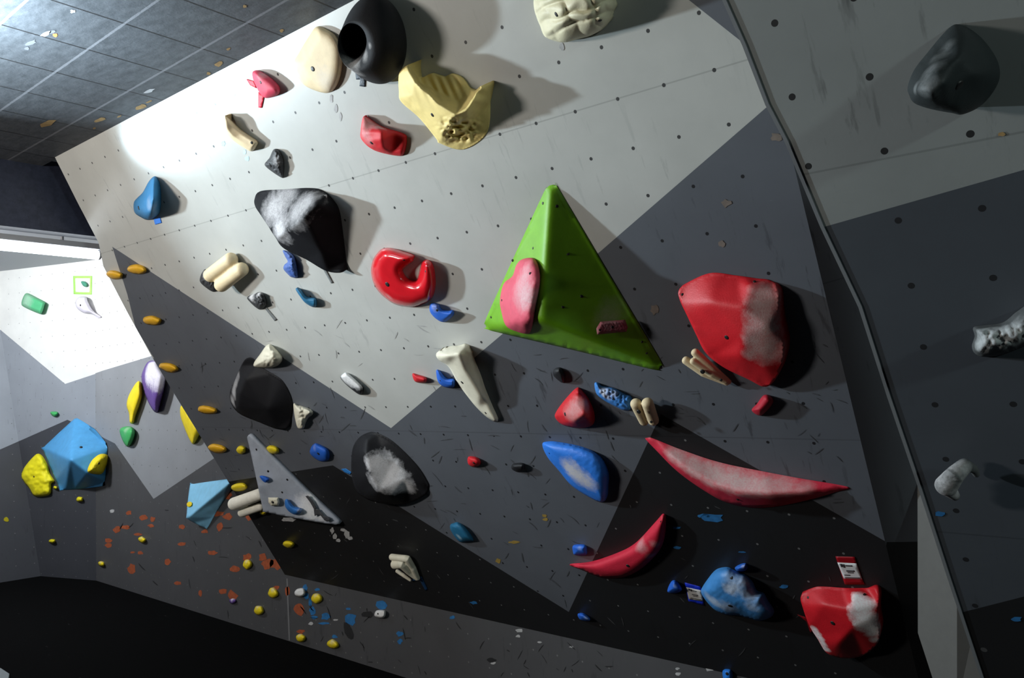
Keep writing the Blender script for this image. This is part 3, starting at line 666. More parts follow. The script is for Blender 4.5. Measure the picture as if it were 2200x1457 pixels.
hold('crimp_hold', 'small black hold with a white chalked tip below the double-barrel pinch', HOLD, 'M',
     [(531, 639), (546, 631), (561, 628), (570, 638), (573, 655), (560, 665), (550, 661), (537, 649)], C['char'], dome=.05, noise=(.008, 7), chalk=[(541, 635, 13, 1.), (556, 632, 8, .8)])
tape('tape_strip', 'thin grey tape line trailing from the chalk-tipped small black hold', [(568, 662), (573, 661), (595, 687), (590, 690)], (.16, .17, .17))
hold('foot_hold', 'blue hourglass-shaped hold hanging under the black wedge', HOLD, 'M',
     [(608, 538), (623, 543), (634, 556), (640, 594), (627, 596), (618, 589), (609, 578), (611, 569), (618, 562), (612, 550)], C['navy'], dome=.05, noise=(.006, 6), frost=.12)
hold('edge_hold', 'small dark blue lip hold between the cream pinch and the red ring', HOLD, 'M',
     [(635, 621, .02), (645, 621), (659, 637), (678, 641), (680, 657), (672, 660), (656, 651, .02), (645, 638, .03)], C['teal'], dome=.05, D=7)
tape('tape_strip', 'thin grey tape line under the black wedge', [(694, 579), (700, 579), (716, 608), (711, 609)], (.16, .17, .17))
hold('teardrop_hold', 'blue drop-shaped hold alone at far left beneath the lamp glare', HOLD, 'M',
     [(329, 380), (336, 381), (343, 395), (346, 420), (344, 452), (337, 464), (324, 472), (313, 472), (303, 467), (291, 459), (287, 448), (288, 434), (296, 424), (307, 413), (319, 391)], (.025, .16, .34), ctrl=[(330, 388, .02), (330, 430, .10), (325, 455, .10)], lines=[(0, 1), (1, 2)], dome=.06, k=4, bolts=[(298, 447, 4)], chalk=[(320, 440, 16, .2)])
tape('tape_strip', 'blue tape scrap below the blue drop-shaped hold at far left', [(330, 471), (343, 465), (347, 479), (333, 483)], (.06, .25, .85))
# ------------------------------------------------------------------ green volume
gctrl = [(1183, 406, .03), (1159, 690, .27)]
hold('climbing_volume', 'large bright green pyramid volume in the middle of the wall', 'climbing volume', 'M',
     [(1168, 414), (1173, 405), (1180, 399), (1188, 397), (1195, 400), (1201, 408), (1310, 592), (1417, 772), (1421, 784), (1415, 793), (1402, 794), (1230, 752), (1056, 711), (1045, 704), (1042, 696), (1045, 683), (1105, 550)], C['green'], ctrl=[(1180, 410, .03), (1159, 690, .27), (1406, 784, .03), (1062, 703, .03)], lines=[(0, 1), (1, 2), (1, 3)], k=2, sharp=False, rough=.5, res=60, store='green', mat=None,
     bolts=[(1166, 437, 3), (1197, 443, 3.4), (1145, 533, 3), (1220, 545, 3.6), (1250, 636, 3.8), (1210, 659, 3.6), (1101, 560, 3), (1389, 758, 3), (1380, 735, 2.6), (1055, 682, 2.6)], brad=3, chalk=[(1316, 668, 34, .22), (1300, 690, 26, .2)], bump=.08)
gb = BASE['green']
hold('pod_hold', 'pink pod-shaped hold bolted on the left face of the green pyramid', HOLD, 'M',
     [(1122, 557), (1146, 555), (1157, 573), (1160, 607), (1150, 662), (1143, 703), (1135, 717), (1111, 713), (1087, 700), (1077, 669), (1074, 645), (1082, 610), (1101, 593), (1109, 570)], C['pink'], dome=.10, base=gb, bolts=[(1139, 588, 3), (1078, 646, 3)], chalk=[(1120, 620, 45, .45), (1135, 640, 30, .4), (1130, 580, 22, .25)])
hold('brick_hold', 'small pink brick-shaped foothold low on the green pyramid', HOLD, 'M',
     [(1290, 691), (1343, 687), (1349, 703), (1346, 713), (1283, 719), (1281, 706)], (.40, .07, .11), dome=.035, D=6, sharp=True, base=gb, bolts=[(1289, 709, 2.5), (1316, 703, 3)], frost=.35, k=1)
# ------------------------------------------------------------------ right of the green volume
hold('macro_hold', 'big red macro hold with chalky right face, right of the green pyramid', HOLD, 'M',
     [(1458, 625, .03), (1475, 609, .01), (1526, 587), (1580, 592), (1622, 598), (1657, 604), (1673, 631, .05), (1676, 689, .07), (1685, 748, .08), (1678, 792, .07), (1660, 823, .05), (1640, 831, .03), (1609, 816, .05), (1554, 789, .06), (1516, 758, .08), (1496, 720, .08), (1475, 676, .07), (1461, 646, .05)], C['red'],
     ctrl=[(1612, 612, .06), (1594, 660, .115), (1598, 720, .13), (1590, 765, .125), (1530, 650, .10), (1650, 700, .112), (1645, 790, .095)], lines=[(0, 1), (1, 2), (2, 3)], k=4, rough=.5, bolts=[(1561, 725, 5), (1621, 605, 3), (1466, 633, 3)], res=46,
     chalk=[(1640, 640, 34, .75), (1640, 680, 38, .75), (1640, 720, 40, .75), (1650, 755, 36, .7), (1610, 760, 16, .6), (1612, 730, 14, .5)], ccol=(.78, .60, .58))
tubes('bone_hold', 'cream knuckle-ended bone hold tucked under the big red macro', HOLD, 'M',
      [[(1493, 757, .05, 9), (1530, 792, .04, 9), (1566, 821, .02, 6)], [(1473, 774, .05, 9), (1512, 800, .04, 10), (1562, 823, .02, 6)], [(1489, 776, .07, 8), (1530, 803, .05, 9), (1560, 820, .03, 6)]], C['beige'], bolts=[(1509, 799, .085, 5), (1549, 817, .06, 3)])
hold('tusk_hold', 'long cream tooth-shaped hold pointing down, left below the green pyramid', HOLD, 'M',
     [(937, 760, .05), (950, 751, .03), (964, 745), (982, 743), (1001, 740), (1011, 749), (1018, 769), (1033, 806), (1043, 836), (1058, 872), (1070, 900), (1065, 907), (1048, 898), (1030, 882), (1013, 863), (984, 824, .02), (964, 789, .04), (942, 773, .06)], C['bone'], ctrl=[(985, 760, .10), (1000, 800, .07), (1030, 850, .04), (958, 765, .10)], lines=[(3, 0), (0, 1), (1, 2)], dome=.045, D=14, bolts=[(993, 822, 4), (1043, 887, 3)], hadd=lambda Q: np.array([.010 * math.sin((q[1] - .35 * q[0]) * .55) * max(0, min(1, (785 - q[1]) / 25)) for q in Q]), res=48)
hold('crimp_hold', 'small blue hold peeking out left of the cream tooth', HOLD, 'M',
     [(937, 797), (945, 797), (959, 812), (976, 815), (976, 831), (959, 833), (942, 822)], C['blue'], dome=.05, D=8, bolts=[(946, 818, 2)])
hold('foot_hold', 'tiny red foothold left of the small blue hold by the tooth', HOLD, 'M',
     [(886, 803), (900, 806), (913, 810), (917, 816), (912, 823), (892, 820)], C['red'], dome=.045)
hold('edge_hold', 'small black hold with a white chalked top on the pale panel', HOLD, 'M',
     [(731, 811), (737, 803), (747, 802), (775, 826), (781, 836), (778, 847), (768, 846), (743, 826)], C['black'], dome=.05, D=9, chalk=[(738, 807, 28, 1.), (752, 812, 24, 1.), (766, 822, 16, 1.)], ccol=(.8, .8, .8))
hold('foot_hold', 'tiny black foothold above the red teardrop', HOLD, 'M', [(1190, 794), (1203, 790), (1213, 804), (1213, 819), (1206, 822), (1189, 807)], C['black'], dome=.04)
hold('teardrop_hold', 'red teardrop hold dusted with chalk, below the green pyramid', HOLD, 'M',
     [(1238, 834), (1248, 837), (1265, 858), (1277, 890), (1273, 913), (1245, 920), (1211, 914), (1193, 898), (1196, 883), (1216, 856)], C['red'], ctrl=[(1244, 842, .02), (1256, 890, .07), (1235, 905, .07)], dome=.06, bolts=[(1214, 890, 4)], chalk=[(1235, 880, 30, .5), (1222, 890, 26, .4), (1250, 868, 18, .4)], ccol=(.50, .34, .33))
hold('frill_hold', 'blue frilled hold streaked with chalk, left of the cream double knuckle', HOLD, 'M',
     [(1277, 824), (1285, 823), (1294, 830), (1318, 834), (1342, 847), (1357, 854), (1354, 879), (1342, 882), (1327, 876), (1298, 861), (1282, 847)], C['sky'], dome=.055, noise=(.010, 6), chalk=[(1297, 842, 14, .7), (1302, 852, 12, .6), (1318, 845, 12, .5)], bolts=[(1318, 858, 3)])
tubes('knuckle_hold', 'cream double knuckle hold beside the frilled blue hold', HOLD, 'M',
      [[(1366, 867, .065, 12.5), (1384, 905, .03, 11)], [(1391, 866, .065, 13), (1404, 904, .03, 12)]], C['beige'], bolts=[(1372, 885, .115, 4.5), (1399, 907, .07, 3)])
hold('foot_hold', 'tiny crimson foothold below the big red macro', HOLD, 'M', [(1640, 850), (1654, 851), (1661, 865), (1640, 890), (1627, 892), (1615, 881), (1626, 868)], C['dred'], dome=.05)
hold('crescent_hold', 'long red crescent ledge with a chalky top, lower right', HOLD, 'M',
     [(1386, 942), (1396, 940), (1465, 967), (1547, 994), (1643, 1014), (1712, 1027), (1822, 1047), (1794, 1058), (1739, 1074), (1671, 1088), (1616, 1091), (1561, 1080), (1509, 1052), (1454, 1012), (1410, 968)], (.62, .03, .06),
     ctrl=[(1412, 963, .03), (1465, 1006, .075), (1533, 1045, .10), (1588, 1060, .11), (1657, 1063, .105), (1739, 1058, .07), (1800, 1050, .02)], lines=[(i, i + 1) for i in range(6)], k=1, rough=.5, bolts=[(1583, 1072, 4.5)], res=60,
     chalk=[(1450, 978, 24, .75), (1490, 1000, 30, .8), (1530, 1020, 32, .85), (1570, 1030, 32, .85), (1610, 1040, 34, .8), (1650, 1045, 30, .7), (1690, 1045, 26, .6), (1730, 1048, 20, .5)], ccol=(.60, .47, .45))
hold('crescent_hold', 'small red banana-shaped crescent hold curving up, bottom of the wall', HOLD, 'M',
     [(1224, 1213), (1269, 1207), (1324, 1189), (1365, 1167), (1407, 1123), (1424, 1104), (1430, 1106), (1429, 1148), (1418, 1181), (1390, 1212), (1360, 1233), (1330, 1242), (1291, 1241), (1250, 1225)], (.62, .02, .05), dome=.065, D=20, bolts=[(1349, 1216, 4), (1420, 1121, 2)], chalk=[(1375, 1172, 18, .4), (1408, 1170, 12, .3), (1398, 1195, 12, .25)], res=44)
hold('tongue_hold', 'blue tongue-shaped hold with bumpy edge and chalk patch', HOLD, 'M',
     [(1165, 955), (1176, 949), (1201, 950), (1255, 962), (1290, 982), (1307, 1014), (1307, 1045), (1305, 1066), (1297, 1078), (1280, 1076), (1231, 1046), (1201, 1012), (1176, 982)], (.03, .20, .74), dome=.075, D=32, res=48,
     hadd=lambda Q: np.array([.010 * abs(mnoise.noise(Vector((q[0] / 5, q[1] / 4, 0)))) * max(0, min(1, ((q[0] - 1190) / 40))) * max(0, min(1, (1030 - q[1] + .5 * (q[0] - 1240)) / 30)) for q in Q]), k=2, bolts=[(1180, 974, 2)], chalk=[(1225, 1005, 26, .85), (1240, 1022, 30, .9), (1262, 1038, 24, .8)], rough=.5)
hold('foot_hold', 'tiny red foothold left of the tiny black one under the tooth', HOLD, 'M', [(1006, 982), (1021, 982), (1031, 989), (1031, 999), (1018, 1004), (1006, 997)], C['red'], dome=.05, bolts=[(1018, 995, 3)])
hold('foot_hold', 'tiny black foothold left of the blue tongue hold', HOLD, 'M', [(1102, 997), (1122, 995), (1128, 1002), (1124, 1013), (1110, 1014), (1099, 1007)], C['black'], dome=.045)
# ------------------------------------------------------------------ lower left of the overhang
hold('knob_hold', 'cream lumpy knob hold sitting above the black cone macro', HOLD, 'M',
     [(573, 742), (585, 743), (606, 767), (599, 784), (578, 791), (548, 789), (546, 779), (558, 762)], C['bone'], dome=.10, noise=(.012, 16))
hold('macro_hold', 'black cone-shaped macro hold with a pale left edge, lower left', HOLD, 'M',
     [(519, 784), (530, 770), (543, 770), (556, 786), (578, 799), (607, 819), (627, 858), (627, 895), (617, 920, .02), (595, 922, .04), (558, 908, .07), (516, 890, .08), (497, 868, .06), (494, 843, .04), (504, 819, .02)], C['black'],
     ctrl=[(527, 815, .09), (515, 845, .12), (511, 875, .115), (575, 880, .10)], lines=[(0, 1), (1, 2)], k=2, rough=.6, spec=.15, chalk=[(512, 808, 12, .7), (506, 824, 15, .9), (502, 842, 16, 1.), (500, 862, 13, .9)], ccol=(.42, .43, .45), res=44)
hold('bone_hold', 'chunky cream bone-shaped hold at the right edge of the black cone macro', HOLD, 'M',
     [(631, 867), (640, 871), (649, 873), (669, 881), (672, 890), (662, 899), (656, 910), (652, 921), (640, 920), (634, 900), (631, 880)], C['bone'], dome=.06, noise=(.012, 12), k=2)
hold('bowl_hold', 'black bowl-shaped macro hold filled with white chalk', HOLD, 'M',
     [(790, 930), (808, 930), (845, 950), (894, 998), (919, 1036), (921, 1049), (914, 1063, .02), (885, 1078, .03), (850, 1084, .05), (815, 1081, .07), (785, 1071, .08), (765, 1053, .07), (755, 1016, .06), (757, 967, .03), (770, 942, .01)], C['black'],
     ctrl=[(786, 945, .07), (783, 975, .15), (792, 1020, .18), (812, 1056, .175), (840, 1070, .13), (845, 990, .05), (870, 1030, .06), (900, 1040, .03), (820, 960, .04)], lines=[(0, 1), (1, 2), (2, 3), (3, 4)], k=3, rough=.6, spec=.2, res=46,
     chalk=[(800, 995, 20, .9), (820, 1000, 30, .9), (825, 1030, 34, .95), (850, 1035, 32, .9), (872, 1045, 22, .75), (845, 1010, 24, .8)], ccol=(.85, .85, .88))
hold('crimp_hold', 'small blue hold with a bolt hole between the grey volume and black bowl', HOLD, 'M',
     [(677, 953), (690, 957), (703, 965), (708, 977), (704, 990), (687, 991), (667, 976), (668, 962)], C['blue'], dome=.05, bolts=[(684, 975, 3.5)], chalk=[(675, 962, 8, .2)])
tape('tape_strip', 'blue tape scrap at the left edge of the black bowl', [(733, 1008), (743, 1007), (755, 1015), (752, 1020), (741, 1016)], (.03, .22, .62))
G1 = 'yellow footholds down the left edge of the overhang'
ylab = ['topmost yellow oval foothold, cut by the left edge of the overhang', 'yellow oval foothold at the top of the dark stripe, right of the topmost one', 'yellow oval foothold alone below the two top ones on the left edge',
        'yellow oval foothold beside the purple hold on the left edge', 'yellow oval foothold right of the yellow wedge on the left edge', 'yellow oval foothold at the bottom corner of the pale wall area', 'yellow round foothold at the left side of the grey volume tip',
        'yellow round foothold at the right side of the grey volume tip', 'yellow oval foothold above the cream double bars, right of the light blue volume', 'yellow round foothold on black paint below the grey volume', 'tiny orange-yellow foothold under the left corner of the grey volume']
for (x, y, rx, ry, rot), lb in zip([(246, 591, 18, 9.5, 8), (294, 579, 21, 10.5, 8), (327, 689, 20, 10, 6), (362, 790, 21, 9.5, 14), (445, 881, 21, 9, 8), (466, 964, 20, 9.5, 10), (518, 967, 10, 9, 0), (586, 967, 14, 9, 18), (514, 1047, 18, 9, -6), (620, 1170, 12.5, 7.5, 8), (565, 1102, 7, 5, 0)], ylab):
    hold('foot_hold', lb, HOLD, 'M', ell(x, y, rx, ry, rot, 12, .06), C['ochre'] if y < 965 and x < 470 else C['yellow'], dome=.045, group=G1, res=16, rough=.5)
# ------------------------------------------------------------------ grey volume with its own footholds
hold('climbing_volume', 'grey triangular plywood volume with worn stencil marks, lower left', 'climbing volume', 'M',
     [(531, 939, .03), (538, 936, .03), (545, 943, .03), (590, 989, .03), (662, 1061, .03), (724, 1119, .03), (725, 1126, .04), (711, 1127, .05), (640, 1115, .12), (571, 1101, .19), (565, 1095, .19), (555, 1049, .16), (538, 971, .06)], C['grey'], k=2, rough=.5, store='greyv', res=44, bolts=[(551, 966, 2.6), (576, 1013, 2.6), (617, 1031, 2.6), (606, 1058, 2.4)], chalk=[(655, 1088, 26, 1.), (668, 1074, 18, 1.), (668, 1100, 20, .9), (690, 1108, 14, .7)], sharp=False, bump=.1, ccol=(.78, .79, .80))
gv = BASE['greyv']; gvo = bpy.data.objects['climbing_volume.001']
for i, pts in enumerate(([(656, 1066), (662, 1065), (672, 1076), (680, 1092), (676, 1097), (666, 1079)], [(674, 1094), (684, 1094), (697, 1108), (707, 1112), (711, 1118), (703, 1121), (697, 1118), (689, 1108), (682, 1106), (676, 1109)])):
    m_ = hold('stencil_mark', '', '', 'M', [(p[0], p[1], .0025) for p in pts], (.05, .052, .058), k=0, sharp=True, base=gv, parent=gvo, res=12, bump=0)
hold('foot_hold', 'tiny blue foothold in the upper half of the grey volume', HOLD, 'M', [(558, 1023), (569, 1023), (579, 1030), (571, 1037), (563, 1032)], C['blue'], dome=.025, base=gv)
hold('crescent_hold', 'small blue banana-shaped hold on the grey volume', HOLD, 'M', [(612, 1076), (619, 1073), (631, 1087), (645, 1092), (647, 1100), (638, 1106), (626, 1103), (614, 1091)], (.03, .17, .52), dome=.035, base=gv, chalk=[(644, 1098, 6, .6)])
hold('brick_hold', 'small cream square hold with a bolt, on the grey volume', HOLD, 'M', [(576, 1069), (598, 1069), (601, 1080), (598, 1087), (583, 1087), (577, 1080)], C['bone'], dome=.025, D=5, base=gv, bolts=[(586, 1079, 3)], sharp=True, k=1)
tubes('pinch_hold', 'cream double-bar hold poking out left of the grey volume', HOLD, 'M',
      [[(503, 1083, .07, 13), (560, 1062, .05, 12.5)], [(520, 1102, .06, 9), (562, 1088, .045, 8.5)]], (.88, .85, .74))
tubes('knuckle_hold', 'cream clenched-finger bone hold alone on the black paint', HOLD, 'M',
      [[(842, 1197, .05, 7), (858, 1199, .05, 7), (875, 1201, .04, 7.5), (888, 1222, .025, 6.5), (898, 1243, .015, 4.5)], [(848, 1213, .07, 9.5), (864, 1211, .06, 10), (880, 1228, .035, 8), (896, 1243, .02, 5)], [(853, 1227, .02, 4), (868, 1237, .015, 4), (882, 1247, .012, 3)]], C['bone'])
tape('tape_strip', 'dark blue tape tail below the clenched-finger bone hold', [(900, 1238), (906, 1240), (919, 1267), (914, 1270), (902, 1247), (886, 1250), (884, 1247)], (.006, .035, .10))
hold('pod_hold', 'small teal pod hold with a chalk spot at the edge of the black paint', HOLD, 'M', [(967, 1129), (975, 1124), (985, 1123), (1000, 1134), (1017, 1160), (1006, 1165), (987, 1164), (970, 1143)], C['teal'], dome=.055, chalk=[(986, 1154, 8, .7)], ccol=(.35, .50, .55))
for pts, lb, ch in [([(1232, 1172), (1256, 1171), (1261, 1183), (1258, 1193), (1236, 1193), (1231, 1186)], 'tiny blue foothold above the small red banana crescent', [(1245, 1179, 6, .4)]), ([(1241, 1320), (1253, 1318), (1267, 1329), (1264, 1335), (1247, 1332)], 'tiny blue foothold lying below the tip of the blue-grey paint wedge', [(1260, 1329, 6, .8)]), ([(1442, 1250), (1453, 1249), (1465, 1267), (1450, 1275), (1434, 1271)], 'tiny blue three-sided foothold left of the blue route tag', [(1450, 1260, 5, .5)])]:
    hold('foot_hold', lb, HOLD, 'M', pts, (.02, .13, .62), dome=.045, group='tiny blue footholds at the foot of the wall', chalk=ch, ccol=(.40, .52, .75))
# ------------------------------------------------------------------ lower right
hold('pod_hold', 'chalky blue fish-shaped hold beside the blue route tag', HOLD, 'M',
     [(1546, 1221), (1563, 1219), (1575, 1224), (1589, 1231), (1603, 1237), (1617, 1251), (1626, 1269), (1641, 1275), (1650, 1291), (1662, 1309), (1662, 1319), (1653, 1328), (1631, 1334), (1605, 1328), (1587, 1323), (1558, 1321), (1535, 1310), (1516, 1290), (1506, 1272), (1510, 1260), (1523, 1241), (1535, 1227)], (.055, .25, .60), dome=.10, D=34, k=3, noise=(.002, 8), res=46,
     bolts=[(1571, 1241, 3.5), (1569, 1302, 4.5)], chalk=[(1570, 1267, 17, .8), (1530, 1291, 20, .7), (1575, 1245, 22, .4), (1612, 1280, 18, .55), (1615, 1305, 16, .5), (1560, 1305, 22, .55), (1590, 1262, 18, .35), (1600, 1245, 16, .35)], ccol=(.66, .74, .84), rough=.5)
hold('foot_hold', 'tiny blue foothold perched on top of the fish-shaped hold', HOLD, 'M', [(1579, 1220), (1592, 1212), (1603, 1211), (1606, 1220), (1600, 1227), (1585, 1228)], (.02, .13, .55), dome=.05, chalk=[(1596, 1217, 6, .4)])
hold('macro_hold', 'red macro hold with white chalked right side, bottom right under the red tag', HOLD, 'M',
     [(1720, 1284, .03), (1731, 1271, .01), (1751, 1262), (1772, 1261), (1820, 1264), (1860, 1264), (1880, 1266, .03), (1888, 1286, .06), (1886, 1326, .075), (1891, 1360, .075), (1886, 1381, .06), (1872, 1397, .05), (1851, 1410, .02), (1820, 1415, .04), (1796, 1412, .06), (1774, 1401, .07), (1757, 1374, .08), (1739, 1345, .08), (1726, 1310, .06)], (.55, .010, .018),
     ctrl=[(1832, 1275, .06), (1826, 1310, .105), (1832, 1350, .12), (1800, 1385, .11), (1770, 1300, .095), (1865, 1335, .10)], lines=[(0, 1), (1, 2)], k=4, rough=.5, bolts=[(1789, 1339, 4.5), (1856, 1277, 3.5), (1736, 1284, 2.5)], res=44,
     chalk=[(1846, 1285, 15, 1.), (1848, 1305, 18, 1.), (1852, 1325, 22, 1.), (1862, 1345, 20, 1.), (1875, 1362, 14, .95), (1848, 1340, 12, .8), (1870, 1330, 16, 1.), (1874, 1350, 18, 1.), (1865, 1300, 14, .8), (1880, 1375, 10, .9), (1750, 1352, 8, .9), (1756, 1362, 9, .9), (1762, 1372, 9, .9), (1768, 1383, 9, .9), (1775, 1395, 9, .9)], ccol=(.95, .95, .95))
tape('tape_strip', 'red tape scrap at the left edge of the bottom red macro', [(1713, 1321), (1732, 1327), (1748, 1356), (1741, 1360), (1733, 1336)], (.30, .005, .012))
def route_tag(label, back, paper, col, lines_, w='M', group=None, paper_col=(.62, .60, .57)):
    o = hold('route_tag', label, 'route tag', w, [(p[0], p[1], .003) for p in back], col, k=0, sharp=True, res=10, rough=.45, bump=0, group=group)
    hold('paper_label', '', '', w, [(p[0], p[1], .0045) for p in paper], paper_col, k=0, sharp=True, res=10, parent=o, bump=0, var=.04)
    a, b, c_, d = [np.array(p, float) for p in paper]
    for (u0, u1, v0, v1) in lines_:
        q = lambda u, v: tuple((a * (1 - u) + b * u) * (1 - v) + (d * (1 - u) + c_ * u) * v)
        hold('print_line', '', '', w, [(*q(u0, v0), .0056), (*q(u1, v0), .0056), (*q(u1, v1), .0056), (*q(u0, v1), .0056)], (.035, .035, .04), k=0, sharp=True, res=8, parent=o, bump=0)
    return o
route_tag('blue route tag with a printed white label left of the fish-shaped hold', [(1471, 1252), (1505, 1261), (1513, 1302), (1479, 1292)], [(1474, 1262), (1506, 1269), (1511, 1293), (1480, 1288)], (.008, .03, .50),
          [(.12, .22, .08, .22), (.25, .36, .10, .26), (.40, .66, .16, .22), (.30, .70, .50, .56), (.36, .66, .62, .67), (.15, .85, .84, .88)])
route_tag('red route tag with a printed white label above the bottom red macro', [(1795, 1196), (1836, 1197), (1857, 1256), (1815, 1256)], [(1799, 1209), (1840, 1211), (1852, 1245), (1813, 1244)], (.30, .004, .010),
          [(.10, .20, .08, .26), (.22, .32, .10, .30), (.36, .72, .14, .21), (.30, .74, .46, .54), (.34, .66, .58, .63), (.10, .42, .74, .79), (.10, .90, .90, .94)], paper_col=(.66, .66, .66))
# ------------------------------------------------------------------ back wall, seen past the end of the overhang
hold('pod_hold', 'purple pointed pod hold with a chalk-white top at the edge of the overhang', HOLD, 'K',
     [(319, 777), (336, 777), (351, 797), (356, 812), (352, 840), (346, 862), (338, 886), (326, 878), (311, 846), (304, 812), (309, 792)], C['purple'], dome=.16, D=20, chalk=[(325, 785, 36, 1.), (335, 800, 36, 1.), (318, 808, 22, .8), (340, 820, 20, .6)], ccol=(.80, .77, .84))
hold('crescent_hold', 'yellow banana-shaped hold left of the purple pod', HOLD, 'K', [(293, 822), (302, 822), (306, 846), (301, 868), (292, 893), (287, 909), (279, 908), (277, 889), (272, 871), (277, 849)], C['yellow'], dome=.10)
hold('wedge_hold', 'yellow wedge hold partly hidden by the overhang edge', HOLD, 'K', [(389, 872), (402, 874), (430, 913), (432, 925), (419, 951), (410, 950), (393, 911), (387, 889)], C['yellow'], dome=.10)
hold('knob_hold', 'green acorn-shaped knob hold below the yellow banana', HOLD, 'K', [(257, 925), (267, 917), (284, 918), (290, 930), (284, 951), (274, 960), (264, 948)], C['gmint'], dome=.10, chalk=[(272, 922, 10, .3)])
yk = [(531, 1213, 10, 10.5, 'yellow blob foothold on the orange-marked kick wall, nearest the black paint', 4), (587, 1274, 11, 10.5, 'yellow blob foothold left of the white cube-like foothold', 5), (556, 1311, 10.5, 10, 'yellow blob foothold low between orange marks near the floor', 6), (680, 1286, 11, 11, 'yellow blob foothold right of the white cube-like foothold', 7), (646, 1371, 10.5, 9.5, 'yellow blob foothold near the floor just right of the kick wall joint', 8), (715, 1384, 12.5, 9.5, 'rightmost yellow blob foothold on the kick wall', 9), (305, 1160, 8, 6.5, 'small yellow foothold upper left on the orange-marked wall', 10), (218, 1212, 7, 5.5, 'tiny yellow foothold in the corner near the floor', 11)]
for x, y, rx, ry, lb, s in yk:
    hold('foot_hold', lb, HOLD, 'K', ell(x, y, rx, ry, 20, 10, .10, s), C['yellow'], dome=.045, group='yellow footholds on the kick wall', res=14, rough=.5, chalk=[(x - 1, y - ry * .8, rx * .7, .5)])
hold('foot_hold', 'white cube-like foothold among blue marks on the kick wall', HOLD, 'K', [(633, 1272), (640, 1265), (653, 1265), (655, 1277), (646, 1283), (635, 1280)], C['white'], dome=.05, D=5)
hold('foot_hold', 'white block foothold under a blue mark, right part of the kick wall', HOLD, 'K', [(805, 1324), (809, 1312), (827, 1312), (827, 1325), (818, 1329)], C['white'], dome=.05, D=5, bolts=[(812, 1319, 2)])
hold('foot_hold', 'tiny purple foothold with a white top under an orange mark', HOLD, 'K', [(493, 1289), (500, 1286), (507, 1289), (506, 1295), (499, 1298), (494, 1295)], C['purple'], dome=.03, res=10, chalk=[(500, 1287, 6, 1.)])
hold('foot_hold', 'tiny bright blue foothold at the bottom edge of the picture', HOLD, 'K', [(1552, 1444), (1558, 1437), (1570, 1438), (1574, 1448), (1572, 1462), (1556, 1462)], (.02, .20, .70), dome=.045, bolts=[(1562, 1448, 3)])
# light blue volume, K wall
hold('climbing_volume', 'small light blue wedge volume left of the cream double bars', 'climbing volume', 'K',
     [(401, 1104, .13), (408, 1043, .02), (415, 1040, .01), (487, 1030, .03), (496, 1033, .06), (497, 1041, .05), (462, 1105), (446, 1134), (439, 1134), (404, 1116, .10)], (.24, .56, .80), ctrl=[(405, 1112, .16), (494, 1037, .10)], lines=[(0, 1)], k=1, res=40, store='lbv', sharp=False, rough=.5, bump=.1)
hold('foot_hold', 'tiny yellow foothold on the left edge of the light blue wedge volume', HOLD, 'K', [(401, 1083), (406, 1078), (412, 1080), (411, 1087), (404, 1089)], C['yellow'], dome=.02, base=BASE['lbv'], res=10)
# far left wall
hold('climbing_volume', 'blue faceted pyramid volume on the far left wall', 'climbing volume', 'L',
     [(155, 904), (163, 901), (172, 902), (245, 949), (247, 958), (241, 1030), (233, 1043), (137, 1053), (126, 1046), (93, 968), (95, 960)], (.07, .30, .58), ctrl=[(151, 988, .50), (160, 905, .03), (243, 956, .05), (188, 1017, .36), (140, 1050, .03), (97, 964, .03), (236, 1038, .02)], lines=[(0, 1), (0, 2), (0, 3), (0, 4), (0, 5), (3, 6)], k=1, res=46, store='bv', sharp=False, rough=.5, bump=.1, bolts=[(175, 961, 3)])
hold('wedge_hold', 'yellow lemon-shaped hold bolted on the blue faceted volume', HOLD, 'L', [(215, 976), (232, 979), (230, 997), (220, 1017), (205, 1019), (188, 1013), (197, 990)], C['yellow'], dome=.10, base=BASE['bv'], bolts=[(213, 996, 2)])
hold('macro_hold', 'big yellow lumpy hold left of the blue faceted volume', HOLD, 'L',
     [(82, 975), (92, 981), (102, 999), (107, 1017), (117, 1034), (110, 1039), (109, 1059), (99, 1066), (74, 1066), (62, 1049), (49, 1034), (44, 1022), (54, 1002), (72, 981)], (.80, .70, .010), dome=.10, D=18, noise=(.02, 16), bolts=[(73, 1024, 2)], k=3)
for x, y, rx, ry, lb in [(119, 1048, 4.5, 4, 'tiny yellow foothold between the big yellow hold and the blue volume'), (171, 1073, 7, 6, 'tiny yellow foothold directly below the blue faceted volume'), (112, 1163, 7, 5, 'tiny yellow foothold on the dark left wall near the floor'), (1, 1124, 6, 5, 'tiny yellow foothold at the left edge of the picture')]:
    hold('foot_hold', lb, HOLD, 'L', ell(x, y, rx, ry, 0, 9, .12), (.70, .60, .012), dome=.06, group='tiny yellow footholds on the far left wall', res=10)
hold('foot_hold', 'tiny green foothold on the pale grey part of the far left wall', HOLD, 'L', [(109, 885), (123, 885), (124, 891), (117, 896), (110, 891)], C['gmint'], dome=.06, res=10)
hold('block_hold', 'mint green block hold on the white upper left wall', HOLD, 'L', [(46, 652), (51, 636), (59, 630), (78, 639), (96, 649), (96, 656), (90, 673), (83, 674), (52, 660)], C["mint"], dome=.12, D=8, k=2, chalk=[(56, 645, 18, .4)], sharp=False)
hold('bone_hold', 'pale lilac bone-shaped hold on the white wall below the green-framed tag', HOLD, 'L', [(174, 637), (185, 638), (190, 650), (200, 667), (218, 679), (217, 684), (210, 682), (196, 675), (180, 673), (166, 663), (162, 650), (166, 641)], C['lilac'], dome=.14, D=10, bolts=[(173, 656, 1.8)])
